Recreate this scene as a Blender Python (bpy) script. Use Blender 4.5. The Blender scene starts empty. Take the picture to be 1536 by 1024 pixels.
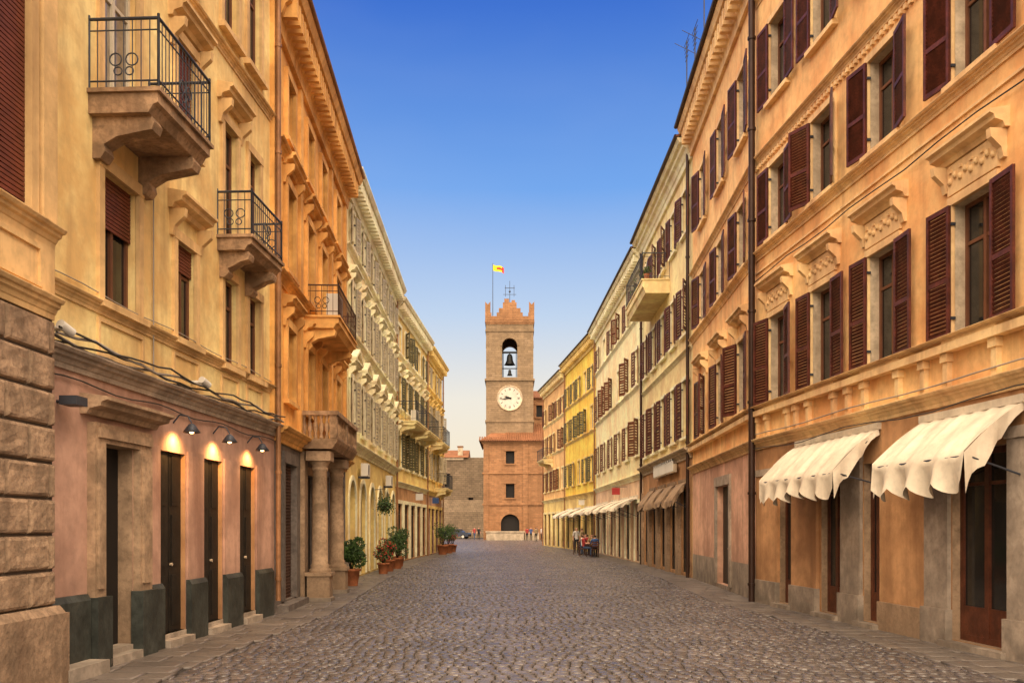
import bpy, math, random
import numpy as np
from mathutils import Vector, Matrix
random.seed(7)
rng=np.random.default_rng(5)
K=1.4   # metres of street per station unit
scene=bpy.context.scene

# ------------------------------------------------------------ materials
def nt(m):
    m.use_nodes=True
    t=m.node_tree; t.nodes.clear(); return t
def _mix(t,fac,a,b,mode='MIX'):
    n=t.nodes.new('ShaderNodeMix'); n.data_type='RGBA'; n.blend_type=mode
    for s,v in ((0,fac),(6,a),(7,b)):
        if isinstance(v,(int,float)): n.inputs[s].default_value=v
        elif isinstance(v,tuple): n.inputs[s].default_value=(v[0],v[1],v[2],1)
        else: t.links.new(v,n.inputs[s])
    return n.outputs[2]
def _map(t,v,a,b,c,d):
    n=t.nodes.new('ShaderNodeMapRange'); t.links.new(v,n.inputs[0])
    for i,x in enumerate((a,b,c,d)): n.inputs[i+1].default_value=x
    return n.outputs[0]
def _noise(t,co,scale,detail=4,stretch=None,rough=.6):
    if stretch:
        mp=t.nodes.new('ShaderNodeMapping'); mp.inputs['Scale'].default_value=stretch
        t.links.new(co,mp.inputs[0]); co=mp.outputs[0]
    n=t.nodes.new('ShaderNodeTexNoise'); n.inputs['Scale'].default_value=scale
    n.inputs['Detail'].default_value=detail; n.inputs['Roughness'].default_value=rough
    t.links.new(co,n.inputs['Vector']); return n.outputs[0]
def mat(name,col,rough=.85,var=.2,scale=.9,bump=.2,bscale=14,streak=.3,metal=0.,spec=.3,dirt=0.,alt=None):
    m=bpy.data.materials.new(name); t=nt(m)
    out=t.nodes.new('ShaderNodeOutputMaterial'); p=t.nodes.new('ShaderNodeBsdfPrincipled')
    t.links.new(p.outputs[0],out.inputs[0])
    co=t.nodes.new('ShaderNodeTexCoord').outputs['Object']
    if var==0:
        p.inputs['Base Color'].default_value=(*col,1)
    else:
        lo=tuple(c*(1-var) for c in col); hi=tuple(min(.9,c*(1+var)) for c in col)
        if alt: lo=alt
        c=_mix(t,_map(t,_noise(t,co,scale,5),.38,.62,0,1),lo,hi)
        if var>0.05:
            c=_mix(t,_map(t,_noise(t,co,scale*6,4),.45,.72,0,var*2.0),c,tuple(x*.5 for x in col))
        if streak>0:
            s=_noise(t,co,2.2,5,(1,1,.09))
            c=_mix(t,_map(t,s,.50,.70,0,streak*1.15),c,(col[0]*.46,col[1]*.40,col[2]*.38))
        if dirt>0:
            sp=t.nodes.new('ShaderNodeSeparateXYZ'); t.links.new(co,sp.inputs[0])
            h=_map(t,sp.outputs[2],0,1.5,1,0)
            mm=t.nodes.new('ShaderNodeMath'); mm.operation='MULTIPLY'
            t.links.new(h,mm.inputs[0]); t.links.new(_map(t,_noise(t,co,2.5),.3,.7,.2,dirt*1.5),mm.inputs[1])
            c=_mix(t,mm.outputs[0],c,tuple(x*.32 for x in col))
        t.links.new(c,p.inputs['Base Color'])
    p.inputs['Roughness'].default_value=rough; p.inputs['Metallic'].default_value=metal
    p.inputs['Specular IOR Level'].default_value=spec
    if bump>0:
        b=t.nodes.new('ShaderNodeBump'); b.inputs['Strength'].default_value=bump; b.inputs['Distance'].default_value=.03
        t.links.new(_noise(t,co,bscale,5),b.inputs['Height']); t.links.new(b.outputs[0],p.inputs['Normal'])
    return m
def brick(name,c1,c2,mo,bw,bh,ms=.012,bump=.5,rough=.9,sm=.1):
    m=bpy.data.materials.new(name); t=nt(m)
    out=t.nodes.new('ShaderNodeOutputMaterial'); p=t.nodes.new('ShaderNodeBsdfPrincipled')
    t.links.new(p.outputs[0],out.inputs[0])
    co=t.nodes.new('ShaderNodeTexCoord').outputs['Object']
    sp=t.nodes.new('ShaderNodeSeparateXYZ'); t.links.new(co,sp.inputs[0])
    ad=t.nodes.new('ShaderNodeMath'); t.links.new(sp.outputs[0],ad.inputs[0]); t.links.new(sp.outputs[1],ad.inputs[1])
    cb=t.nodes.new('ShaderNodeCombineXYZ'); t.links.new(ad.outputs[0],cb.inputs[0]); t.links.new(sp.outputs[2],cb.inputs[1])
    b=t.nodes.new('ShaderNodeTexBrick'); t.links.new(cb.outputs[0],b.inputs['Vector'])
    b.inputs['Scale'].default_value=1; b.inputs['Brick Width'].default_value=bw; b.inputs['Row Height'].default_value=bh
    b.inputs['Mortar Size'].default_value=ms; b.inputs['Mortar Smooth'].default_value=sm
    b.inputs['Color1'].default_value=(*c1,1); b.inputs['Color2'].default_value=(*c2,1); b.inputs['Mortar'].default_value=(*mo,1)
    c=_mix(t,_map(t,_noise(t,co,.35,5),.40,.65,0,.65),b.outputs[0],tuple(x*.5 for x in c1))
    c=_mix(t,_map(t,_noise(t,co,2.2,5),.45,.75,0,.6),c,tuple(min(.8,x*1.5) for x in c2))
    c=_mix(t,_map(t,_noise(t,co,.9,4,(1,1,.12)),.46,.72,0,.5),c,tuple(x*.42 for x in c1))
    t.links.new(c,p.inputs['Base Color']); p.inputs['Roughness'].default_value=rough
    p.inputs['Specular IOR Level'].default_value=.25
    bp=t.nodes.new('ShaderNodeBump'); bp.inputs['Strength'].default_value=bump; bp.inputs['Distance'].default_value=.02
    bp.invert=True
    t.links.new(b.outputs[1],bp.inputs['Height'])
    b2=t.nodes.new('ShaderNodeBump'); b2.inputs['Strength'].default_value=.5; b2.inputs['Distance'].default_value=.06
    t.links.new(_noise(t,co,5),b2.inputs['Height']); t.links.new(bp.outputs[0],b2.inputs['Normal'])
    t.links.new(b2.outputs[0],p.inputs['Normal'])
    return m
def emis(name,col,s):
    m=bpy.data.materials.new(name); t=nt(m)
    o=t.nodes.new('ShaderNodeOutputMaterial'); e=t.nodes.new('ShaderNodeEmission')
    e.inputs[0].default_value=(*col,1); e.inputs[1].default_value=s; t.links.new(e.outputs[0],o.inputs[0]); return m

M={}
M['peach']=mat('peach_plaster',(.86,.50,.225),dirt=.3,streak=.42,alt=(.74,.38,.15))
M['peach_lt']=mat('peach_trim',(.86,.55,.28),streak=.6)
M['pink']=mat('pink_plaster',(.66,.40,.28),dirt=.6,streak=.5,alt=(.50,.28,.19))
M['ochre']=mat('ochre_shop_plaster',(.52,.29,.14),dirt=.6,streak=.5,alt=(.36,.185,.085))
M['yellow']=mat('pale_yellow_plaster',(.86,.62,.29),dirt=.2,streak=.55,alt=(.68,.45,.18))
M['yellow_tr']=mat('yellow_trim',(.70,.47,.22),streak=.6)
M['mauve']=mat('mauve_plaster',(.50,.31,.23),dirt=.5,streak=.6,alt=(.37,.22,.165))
M['orange']=mat('orange_plaster',(.78,.41,.12),streak=.55,alt=(.60,.28,.07))
M['orange_tr']=mat('orange_trim',(.78,.43,.14),streak=.55,alt=(.56,.28,.08))
M['cream']=mat('cream_plaster',(.90,.74,.44),streak=.25,dirt=.3,alt=(.84,.66,.36))
M['cream_tr']=mat('cream_trim',(.90,.78,.52),streak=.25)
M['butter']=mat('butter_plaster',(.84,.58,.21),streak=.35,dirt=.4)
M['buff']=mat('buff_plaster',(.90,.67,.34),streak=.3,dirt=.3)
M['rose']=mat('rose_plaster',(.82,.55,.36),streak=.35,dirt=.4)
M['gold']=mat('golden_plaster',(.88,.60,.10),streak=.3,dirt=.4,alt=(.82,.50,.07))
M['apri']=mat('apricot_plaster',(.82,.47,.19),streak=.4,dirt=.4)
M['amber']=mat('amber_plaster',(.90,.60,.22),streak=.35,dirt=.4)
M['stone']=mat('brown_stone',(.38,.26,.165),var=.3,scale=2.5,bump=.5,bscale=9,dirt=.5)
M['stone_st']=mat('stained_stone',(.34,.22,.13),var=.4,scale=2.5,bump=.5,bscale=9,streak=.6)
M['stone_lt']=mat('pale_stone',(.52,.42,.30),var=.25,scale=2,bump=.35,bscale=12,dirt=.5)
M['stone_gr']=mat('grey_stone',(.38,.31,.245),var=.25,scale=2,bump=.35,bscale=12,dirt=.7)
M['block']=mat('rusticated_stone',(.33,.225,.145),var=.35,scale=3,bump=.55,bscale=14,dirt=.4,streak=.45)
M['mortar']=mat('mortar',(.07,.05,.035))
M['plinth']=mat('green_grey_plinth',(.042,.047,.041),rough=.5,var=.4,scale=2,bump=.2,streak=.2)
M['slate']=mat('slate_stone',(.16,.135,.12),var=.3,scale=2,bump=.4,bscale=10)
M['marble']=mat('marble_step',(.44,.37,.30),rough=.5,var=.3,scale=3,dirt=.3)
M['shut']=mat('burgundy_shutter',(.095,.024,.015),rough=.5,var=.4,scale=4,bump=.1,streak=.4)
M['shut_br']=mat('brown_shutter',(.15,.055,.026),rough=.55,var=.3,scale=4,bump=.1)
M['shut_gn']=mat('green_shutter',(.11,.10,.05),rough=.55,var=.3,scale=4,bump=.1)
M['shut_gy']=mat('grey_shutter',(.46,.40,.29),rough=.6,var=.2,scale=4,bump=.1)
M['roller']=mat('roller_blind',(.14,.036,.018),rough=.55,var=.2,scale=3,bump=.1)
M['wood']=mat('door_wood',(.09,.028,.014),rough=.4,var=.3,scale=5,bump=.1)
M['wood_dk']=mat('dark_door_wood',(.016,.013,.010),rough=.5,var=.3,scale=5,bump=.1)
M['frame']=mat('window_frame_wood',(.15,.06,.03),rough=.5,var=.2)
M['frame_w']=mat('white_window_frame',(.6,.54,.42),rough=.5,var=.1)
M['glass']=mat('window_glass',(.015,.014,.013),rough=.08,var=0,bump=.03,bscale=1.2,streak=0,spec=.5)
M['glass_c']=mat('curtained_glass',(.26,.22,.17),rough=.1,var=.3,scale=3,bump=.03,bscale=1.2,streak=.3,spec=.6)
M['dark']=mat('dark_interior',(.012,.010,.009),rough=.7,var=0,bump=0,streak=0)
M['iron']=mat('wrought_iron',(.05,.055,.07),rough=.5,var=.2,bump=.05,metal=.3,streak=0)
M['iron_br']=mat('rusty_iron',(.09,.045,.03),rough=.6,var=.3,bump=.05,metal=.2,streak=0)
M['pipe']=mat('dark_downpipe',(.040,.020,.014),rough=.45,var=.2,streak=.1,metal=.3)
M['pipe_t']=mat('copper_downpipe',(.30,.15,.07),rough=.5,var=.3,metal=.2)
M['cable']=mat('cable_rubber',(.05,.045,.04),rough=.6,var=.1,streak=0,bump=0)
M['cable_g']=mat('grey_cable',(.3,.27,.24),rough=.6,var=.1,streak=0,bump=0)
M['tile']=brick('clay_roof_tiles',(.30,.13,.06),(.22,.09,.04),(.06,.03,.02),.22,.4)
M['canvas']=mat('cream_canvas',(.70,.62,.49),rough=.9,var=.12,scale=2,bump=.15,bscale=60,streak=.35)
M['canvas_b']=mat('brown_canvas',(.28,.19,.12),rough=.9,var=.15,scale=2,bump=.1,bscale=60)
M['tower']=brick('tower_brick',(.30,.21,.13),(.21,.145,.085),(.15,.105,.065),.9,.30,.022)
M['palace']=brick('palace_brick',(.38,.195,.092),(.26,.128,.06),(.19,.12,.075),.7,.24,.018)
M['oldstone']=brick('old_rubble_stone',(.27,.195,.13),(.17,.125,.08),(.12,.09,.06),.7,.35,.04)
M['clock']=mat('clock_enamel',(.52,.48,.41),rough=.5,var=.08,scale=1,bump=.05,streak=.2)
M['black']=mat('black_paint',(.01,.01,.01),rough=.5,var=0,streak=0,bump=0)
M['bronze']=mat('bell_bronze',(.02,.02,.02),rough=.5,var=.2,metal=.6,streak=0)
M['white']=mat('white_plastic',(.62,.60,.55),rough=.5,var=.05,streak=.1,bump=0)
M['terra']=mat('terracotta',(.34,.12,.05),rough=.85,var=.25,scale=4)
M['soil']=mat('soil',(.03,.02,.012),rough=1)
M['leaf']=mat('leaf_green',(.05,.10,.02),rough=.6,var=.5,scale=6,bump=0,streak=0)
M['leaf2']=mat('leaf_dark',(.025,.055,.018),rough=.6,var=.5,scale=6,bump=0,streak=0)
M['flower']=mat('red_petals',(.45,.03,.03),rough=.6,var=.3,scale=6,bump=0,streak=0)
M['flagy']=mat('yellow_cloth',(.85,.6,.03),rough=.8,var=0,streak=0,bump=0)
M['flagr']=mat('red_cloth',(.75,.03,.03),rough=.8,var=0,streak=0,bump=0)
M['skin']=mat('skin',(.5,.27,.18),rough=.6,var=0,streak=0,bump=0)
M['hair']=mat('dark_hair',(.03,.018,.01),rough=.6,var=0,streak=0,bump=0)
M['bulb']=emis('warm_bulb',(1,.55,.18),14)
M['c_red']=mat('red_shirt',(.35,.04,.04),var=.1,streak=0,bump=0)
M['c_blue']=mat('blue_shirt',(.05,.10,.25),var=.1,streak=0,bump=0)
M['c_white']=mat('white_shirt',(.6,.56,.52),var=.1,streak=0,bump=0)
M['c_black']=mat('black_clothes',(.02,.02,.022),var=.1,streak=0,bump=0)
M['c_jean']=mat('denim',(.05,.08,.15),var=.2,streak=0,bump=0)
M['c_khaki']=mat('khaki_cloth',(.3,.22,.12),var=.2,streak=0,bump=0)
M['shoe']=mat('shoe_leather',(.03,.02,.015),var=0,streak=0,bump=0)
M['carpaint']=mat('dark_blue_car_paint',(.02,.03,.06),rough=.25,var=0,streak=0,bump=0,spec=.6)
M['rubber']=mat('tyre_rubber',(.02,.02,.02),rough=.9,var=0,streak=0,bump=0)

# ------------------------------------------------------------ mesh builder
class Frame:
    def __init__(s,O,ex,ey,ez=Vector((0,0,1))): s.O=Vector(O);s.ex=Vector(ex);s.ey=Vector(ey);s.ez=Vector(ez)
    def pt(s,u,w,z): return s.O+s.ex*u+s.ey*w+s.ez*z
WF=Frame((0,0,0),(1,0,0),(0,1,0))
class MB:
    def __init__(s): s.v=[];s.f=[];s.m=[];s.mats=[];s.sm=[]
    def mi(s,m):
        m=M[m]
        if m not in s.mats: s.mats.append(m)
        return s.mats.index(m)
    def poly(s,pts,m,smooth=False):
        n=len(s.v); s.v.extend(tuple(p) for p in pts); s.f.append(tuple(range(n,n+len(pts)))); s.m.append(s.mi(m)); s.sm.append(smooth)
    def raw(s,vs,fs,m,smooth=False):
        n=len(s.v); s.v.extend(tuple(p) for p in vs); k=s.mi(m)
        for f in fs: s.f.append(tuple(n+i for i in f)); s.m.append(k); s.sm.append(smooth)
    def box(s,F,u0,u1,w0,w1,z0,z1,m):
        c=[F.pt(u,w,z) for z in (z0,z1) for w in (w0,w1) for u in (u0,u1)]
        s.raw(c,[(0,2,3,1),(4,5,7,6),(0,1,5,4),(2,6,7,3),(0,4,6,2),(1,3,7,5)],m)
    def prism(s,a,b,m,smooth=False,caps=True):
        n=len(a); fs=[(i,(i+1)%n,n+(i+1)%n,n+i) for i in range(n)]
        s.raw(list(a)+list(b),fs,m,smooth)
        if caps: s.poly(a,m); s.poly(b,m)
    def pu(s,F,poly,u0,u1,m): s.prism([F.pt(u0,w,z) for w,z in poly],[F.pt(u1,w,z) for w,z in poly],m)
    def pw(s,F,poly,w0,w1,m): s.prism([F.pt(u,w0,z) for u,z in poly],[F.pt(u,w1,z) for u,z in poly],m)
    def cyl(s,p0,p1,r0,r1,m,n=10,caps=True):
        p0=Vector(p0);p1=Vector(p1);d=(p1-p0).normalized()
        a=d.orthogonal().normalized(); b=d.cross(a)
        A=[p0+(a*math.cos(t)+b*math.sin(t))*r0 for t in [2*math.pi*i/n for i in range(n)]]
        B=[p1+(a*math.cos(t)+b*math.sin(t))*r1 for t in [2*math.pi*i/n for i in range(n)]]
        s.prism(A,B,m,True,caps)
    def tube(s,pts,r,m,n=6):
        for a,b in zip(pts[:-1],pts[1:]): s.cyl(a,b,r,r,m,n,False)
    def lathe(s,c,prof,m,n=20):
        c=Vector(c); vs=[];fs=[]
        for r,z in prof:
            for i in range(n):
                t=2*math.pi*i/n; vs.append(c+Vector((r*math.cos(t),r*math.sin(t),z)))
        for j in range(len(prof)-1):
            for i in range(n): fs.append((j*n+i,j*n+(i+1)%n,(j+1)*n+(i+1)%n,(j+1)*n+i))
        s.raw(vs,fs,m,True)
    def obj(s,name,parent=None):
        me=bpy.data.meshes.new(name); me.from_pydata(s.v,[],s.f)
        for m in s.mats: me.materials.append(m)
        me.polygons.foreach_set('material_index',s.m); me.polygons.foreach_set('use_smooth',s.sm)
        me.update(); o=bpy.data.objects.new(name,me); scene.collection.objects.link(o)
        if parent:
            o.parent=parent; o.matrix_parent_inverse=Matrix.Translation(-parent.location)
        return o
def empty(name,loc):
    e=bpy.data.objects.new(name,None); e.location=loc; e.empty_display_size=.5; scene.collection.objects.link(e); return e

# ------------------------------------------------------------ facade building
class Bld:
    def __init__(b,name,side,S0,X0,S1,X1,H,depth=9,zones=None,pos=None):
        b.name=name;b.side=side;b.S0=S0;b.S1=S1;b.H=H;b.depth=depth
        P0=Vector((X0,S0*K,0));P1=Vector((X1,S1*K,0)); d=P1-P0; b.L=d.length; ex=d/b.L
        ey=Vector((ex.y,-ex.x,0)) if side=='L' else Vector((-ex.y,ex.x,0))
        b.F=Frame(P0,ex,ey); b.parts={}; b.open=[]; b.zones=zones
        b.e=empty(name,(P0+P1)/2)
    def u(b,S): return (S-b.S0)/(b.S1-b.S0)*b.L
    def P(b,n): return b.parts.setdefault(n,MB())
    def zm(b,z):
        for zz,m in b.zones:
            if z<zz: return m
        return b.zones[-1][1]
    def build(b,roof=True,over=.6):
        F=b.F; W=b.P('walls')
        us=sorted(set([0,b.L]+[x for o in b.open for x in (o['u0'],o['u1'])]))
        zs=sorted(set([0,b.H]+[x for o in b.open for x in (o['z0'],o['z1'])]+[z for z,_ in b.zones if z<b.H]))
        us=[x for x in us if 0<=x<=b.L]
        for i in range(len(us)-1):
            for j in range(len(zs)-1):
                a,c=us[i],us[i+1]; p,q=zs[j],zs[j+1]; cu=(a+c)/2; cz=(p+q)/2
                if c-a<1e-4 or q-p<1e-4: continue
                if any(o['u0']<cu<o['u1'] and o['z0']<cz<o['z1'] for o in b.open): continue
                W.poly([F.pt(a,0,p),F.pt(c,0,p),F.pt(c,0,q),F.pt(a,0,q)],b.zm(cz))
        for o in b.open:
            u0,u1,z0,z1,d=o['u0'],o['u1'],o['z0'],o['z1'],o['d']
            m=o['rev'] or b.zm((z0+z1)/2)
            zt=z1
            if o['arch']:
                r=(u1-u0)/2; uc=(u0+u1)/2; zt=z1-r; n=8
                arc=[(uc-r*math.cos(math.pi*i/(2*n)),zt+r*math.sin(math.pi*i/(2*n))) for i in range(2*n+1)]
                for i in range(2*n):
                    (a,p),(c,q)=arc[i],arc[i+1]; k=u0 if i<n else u1
                    W.poly([F.pt(k,0,z1),F.pt(a,0,p),F.pt(c,0,q)],b.zm(z1-.01))
                    W.poly([F.pt(a,0,p),F.pt(c,0,q),F.pt(c,-d,q),F.pt(a,-d,p)],m)
            else: W.poly([F.pt(u0,0,z1),F.pt(u1,0,z1),F.pt(u1,-d,z1),F.pt(u0,-d,z1)],m)
            for k in (u0,u1): W.poly([F.pt(k,0,z0),F.pt(k,0,zt),F.pt(k,-d,zt),F.pt(k,-d,z0)],m)
            W.poly([F.pt(u0,0,z0),F.pt(u1,0,z0),F.pt(u1,-d,z0),F.pt(u0,-d,z0)],m)
            b.fill(o)
        D=-b.depth
        for k in (0,b.L): W.poly([F.pt(k,0,0),F.pt(k,0,b.H),F.pt(k,D,b.H),F.pt(k,D,0)],b.zm(b.H-.1))
        W.poly([F.pt(0,D,0),F.pt(b.L,D,0),F.pt(b.L,D,b.H),F.pt(0,D,b.H)],b.zm(b.H-.1))
        if roof:
            R=b.P('roof'); z=b.H+.03
            R.pu(F,[(over+.04,z),(over+.04,z+.05),(D/2,z+1.7),(D,z+.1),(D,z)],-.02,b.L+.02,'tile')
        for n,mb in b.parts.items(): mb.obj(n,b.e)
    def fill(b,o):
        F=b.F;u0,u1,z0,z1,d=o['u0'],o['u1'],o['z0'],o['z1'],o['d'];k=o['kind']
        g=b.P('windows')
        if k=='through': return
        def pane(m,w): g.poly([F.pt(u0,w,z0),F.pt(u1,w,z0),F.pt(u1,w,z1),F.pt(u0,w,z1)],m)
        if k=='dark': pane('dark',-d); return
        if k in('glass','curtain','shop','roller'):
            gl='glass_c' if k=='curtain' else 'glass'
            pane(gl,-d+.01); fm=o['fm']; t=.06 if k!='shop' else .09
            g.box(F,u0,u0+t,-d,-d+.04,z0,z1,fm); g.box(F,u1-t,u1,-d,-d+.04,z0,z1,fm)
            g.box(F,u0+t,u1-t,-d,-d+.04,z1-t,z1,fm); g.box(F,u0+t,u1-t,-d,-d+.04,z0,z0+t,fm)
            c=(u0+u1)/2
            g.box(F,c-t*.55,c+t*.55,-d,-d+.05,z0+t,z1-t,fm)
            zt=z0+(z1-z0)*(.7 if k!='shop' else .82)
            g.box(F,u0+t,c-t*.55,-d,-d+.035,zt-.025,zt+.025,fm); g.box(F,c+t*.55,u1-t,-d,-d+.035,zt-.025,zt+.025,fm)
            if k=='shop': g.box(F,u0+t,c-t*.55,-d,-d+.036,z0+t,z0+.5,fm); g.box(F,c+t*.55,u1-t,-d,-d+.036,z0+t,z0+.5,fm)
            if k=='roller':
                zz=z1; zb=z0+(z1-z0)*o.get('rz',.4)
                while zz>zb: g.box(F,u0+.01,u1-.01,-d+.055,-d+.08,zz-.045,zz-.006,'roller'); g.box(F,u0+.01,u1-.01,-d+.052,-d+.07,zz-.006,zz,'black'); zz-=.051
        if k=='door':
            pane('wood_dk',-d+.01); c=(u0+u1)/2
            for a,e in ((u0,c-.01),(c+.01,u1)):
                g.box(F,a,e,-d+.01,-d+.03,z0,z1,o['fm'])
                h=(z1-z0)/3
                for i in range(3): g.box(F,a+.08,e-.08,-d+.03,-d+.045,z0+i*h+.1,z0+(i+1)*h-.04,o['fm'])
            g.cyl(F.pt(c+.05,-d+.03,z0+1.0),F.pt(c+.05,-d+.07,z0+1.0),.02,.025,'stone_lt',8)
        if k=='grille':
            pane('dark',-d); 
            n=int((u1-u0)/.07)
            for i in range(n+1):
                x=u0+(u1-u0)*i/n; g.box(F,x-.008,x+.008,-d+.05,-d+.066,z0,z1,'iron_br')
            n=int((z1-z0)/.07)
            for i in range(n+1):
                x=z0+(z1-z0)*i/n; g.box(F,u0,u1,-d+.067,-d+.08,x-.008,x+.008,'iron_br')
    def cornice(b,z,proj,h,m,u0=0,u1=None,dent=0,dm=None):
        u1=b.L if u1 is None else u1
        p=[(-.01,z-h),(.18*proj,z-h),(.22*proj,z-h*.75),(.30*proj,z-h*.7),(.42*proj,z-h*.5),(.62*proj,z-h*.42),(.66*proj,z-h*.25),(.86*proj,z-h*.22),(proj,z-h*.06),(proj,z),(-.01,z)]
        b.P('cornices').pu(b.F,p,u0,u1,m)
        if dent:
            x=u0+dent*.5
            while x<u1-dent*.4:
                b.P('cornices').box(b.F,x,x+dent*.45,.2*proj,.80*proj,z-h*.72,z-h*.3,dm or m); x+=dent
    def band(b,z0,z1,proj,m,u0=0,u1=None): b.P('trim').box(b.F,u0,b.L if u1 is None else u1,-.01,proj,z0,z1,m)
    def panel(b,u0,u1,z0,z1,m,t=.05,p=.03):
        T=b.P('trim');F=b.F
        T.box(F,u0,u1,0,p,z0,z0+t,m);T.box(F,u0,u1,0,p,z1-t,z1,m);T.box(F,u0,u0+t,0,p,z0+t,z1-t,m);T.box(F,u1-t,u1,0,p,z0+t,z1-t,m)
    def leaf(b,u,dirn,lw,z0,z1,ang,m,slats):
        a=math.radians(ang);F=b.F
        ex=F.ex*(dirn*math.cos(a))+F.ey*math.sin(a); ey=F.ey*math.cos(a)-F.ex*(dirn*math.sin(a))
        G=Frame(F.pt(u,.06,0),ex,ey); g=b.P('shutters'); t=.055
        g.box(G,0,t,0,.04,z0,z1,m);g.box(G,lw-t,lw,0,.04,z0,z1,m)
        for zz in (z0,z1-.07,z0+(z1-z0)*.42): g.box(G,t,lw-t,.002,.038,zz,zz+.07,m)
        n=slats; h=(z1-z0-.1)/n
        for i in range(n):
            z=z0+.08+i*h
            p=[(.004,z),(.010,z-.004),(.036,z+h*.62),(.030,z+h*.68)]
            g.prism([G.pt(t,w,zz) for w,zz in p],[G.pt(lw-t,w,zz) for w,zz in p],m)
        for zz in (z0+.25,z1-.29): g.box(F,u-.02*dirn-.01,u+.03,.0,.065,zz,zz+.04,'iron')
    def hood(b,uc,w,z,m,proj=.28,h=.22,kind='flat',brk=True):
        T=b.P('trim');F=b.F;u0=uc-w/2;u1=uc+w/2
        p=[(-.01,z),(.25*proj,z),(.35*proj,z+h*.3),(.75*proj,z+h*.45),(.8*proj,z+h*.7),(proj,z+h*.8),(proj,z+h),(-.01,z+h*1.25)]
        T.pu(F,p,u0,u1,m)
        if kind=='tri':
            T.pw(F,[(u0,z+h*1.01),(u1,z+h*1.01),(uc,z+h+w*.22)],-.01,proj*.6,m)
            T.pw(F,[(u0-.02,z+h*1.01),(uc,z+h+w*.22),(u1+.02,z+h*1.01),(u1+.02,z+h*1.1+.05),(uc,z+h+w*.22+.1),(u0-.02,z+h*1.1+.05)],-.01,proj,m)
        if brk:
            for x in (u0+.06,u1-.16):
                T.pu(F,[(-.01,z-.38),(.05,z-.38),(.08,z-.25),(.8*proj,z-.12),(.85*proj,z-.003),(-.01,z-.003)],x,x+.1,m)
    def win(b,S,w,z0,z1,kind='glass',d=.15,sur=.12,sm=None,hood=None,hz=None,hw=None,sh=None,lw=None,ang=None,sill=.12,arch=False,rev=None,slats=20,fm='frame',rz=.4,sp=.05):
        uc=b.u(S);u0=uc-w/2;u1=uc+w/2
        b.open.append(dict(u0=u0,u1=u1,z0=z0,z1=z1,d=d,kind=kind,arch=arch,rev=rev,fm=fm,rz=rz))
        T=b.P('trim');F=b.F
        if sm is None: sm=b.zm(z1)
        if sur:
            if not arch:
                T.box(F,u0-sur,u0,-.01,sp,z0,z1,sm);T.box(F,u1,u1+sur,-.01,sp,z0,z1,sm);T.box(F,u0-sur,u1+sur,-.01,sp+.01,z1,z1+sur*1.2,sm)
            else:
                r=w/2; zt=z1-r;n=14
                T.box(F,u0-sur,u0,-.01,sp,z0,zt,sm);T.box(F,u1,u1+sur,-.01,sp,z0,zt,sm)
                for i in range(n):
                    a0=math.pi*i/n;a1=math.pi*(i+1)/n
                    q=[(uc-r*math.cos(a0),zt+r*math.sin(a0)),(uc-r*math.cos(a1),zt+r*math.sin(a1)),(uc-(r+sur)*math.cos(a1),zt+(r+sur)*math.sin(a1)),(uc-(r+sur)*math.cos(a0),zt+(r+sur)*math.sin(a0))]
                    T.pw(F,q,-.01,sp,sm)
        if sill: T.box(F,u0-sur-.05,u1+sur+.05,-.01,sill,z0-.09,z0,sm)
        if hood: b.hood(uc,hw or w+2*sur+.3,hz or z1+sur*1.2+.2,sm,kind=hood)
        if sh:
            l=lw or w/2
            for dn,uu in ((-1,u0),(1,u1)):
                a=ang if ang is not None else random.choice((3,4,6,8,12,22))
                b.leaf(uu,dn,l,z0,z1,a,sh,slats)
        return uc
    def balcony(b,u0,u1,dep,z,m,im='iron',rh=.95,th=.16,brackets=True,step=.1,rings=True,bh=.5):
        B=b.P('balcony');F=b.F
        B.pu(F,[(-.01,z-th),(dep-.12,z-th),(dep-.06,z-th*.6),(dep,z-th*.5),(dep,z-.001),(-.01,z-.001)],u0,u1,m)
        B.box(F,u0-.04,u1+.04,-.01,dep+.04,z,z+.05,m)
        if brackets:
            for x in (u0+.1,u1-.34):
                k=bh/.75
                B.pu(F,[(-.01,z-th-.75*k),(.10,z-th-.75*k),(.16,z-th-.62*k),(.14,z-th-.5*k),(.3,z-th-.36*k),(dep*.6,z-th-.3*k),(dep*.86,z-th-.24*k),(dep*.9,z-th-.1*k),(dep*.86,z-th-.002),(-.01,z-th-.002)],x,x+.24,m)
        z0=z+.05
        def run(p,q):
            p=Vector(p);q=Vector(q);n=max(2,int((q-p).length/step)); d=(q-p).normalized()
            up=Vector((0,0,1))
            for i in range(n+1):
                c=p.lerp(q,i/n); r=.007 if 0<i<n else .018
                B.cyl(c,c+up*(rh+ (0 if 0<i<n else .05)),r,r,im,5,False)
            for h,r in ((rh,.02),(.10,.011),(rh-.14,.009)): B.cyl(p+up*h,q+up*h,r,r,im,6,False)
            if rings:
                c0=p.lerp(q,.5); 
                for k,(dx,dz,rr) in enumerate(((-.1,.36,.075),(.1,.36,.075),(-.07,.22,.05),(.07,.22,.05))):
                    cc=c0+d*dx+up*dz
                    B.tube([cc+(d*math.cos(t)+up*math.sin(t))*rr for t in [2*math.pi*i/12 for i in range(13)]],.009,im,5)
        a=F.pt(u0+.02,0,z0);c=F.pt(u0+.02,dep,z0);e=F.pt(u1-.02,dep,z0);g=F.pt(u1-.02,0,z0)
        run(a,c);run(c,e);run(e,g)
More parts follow.
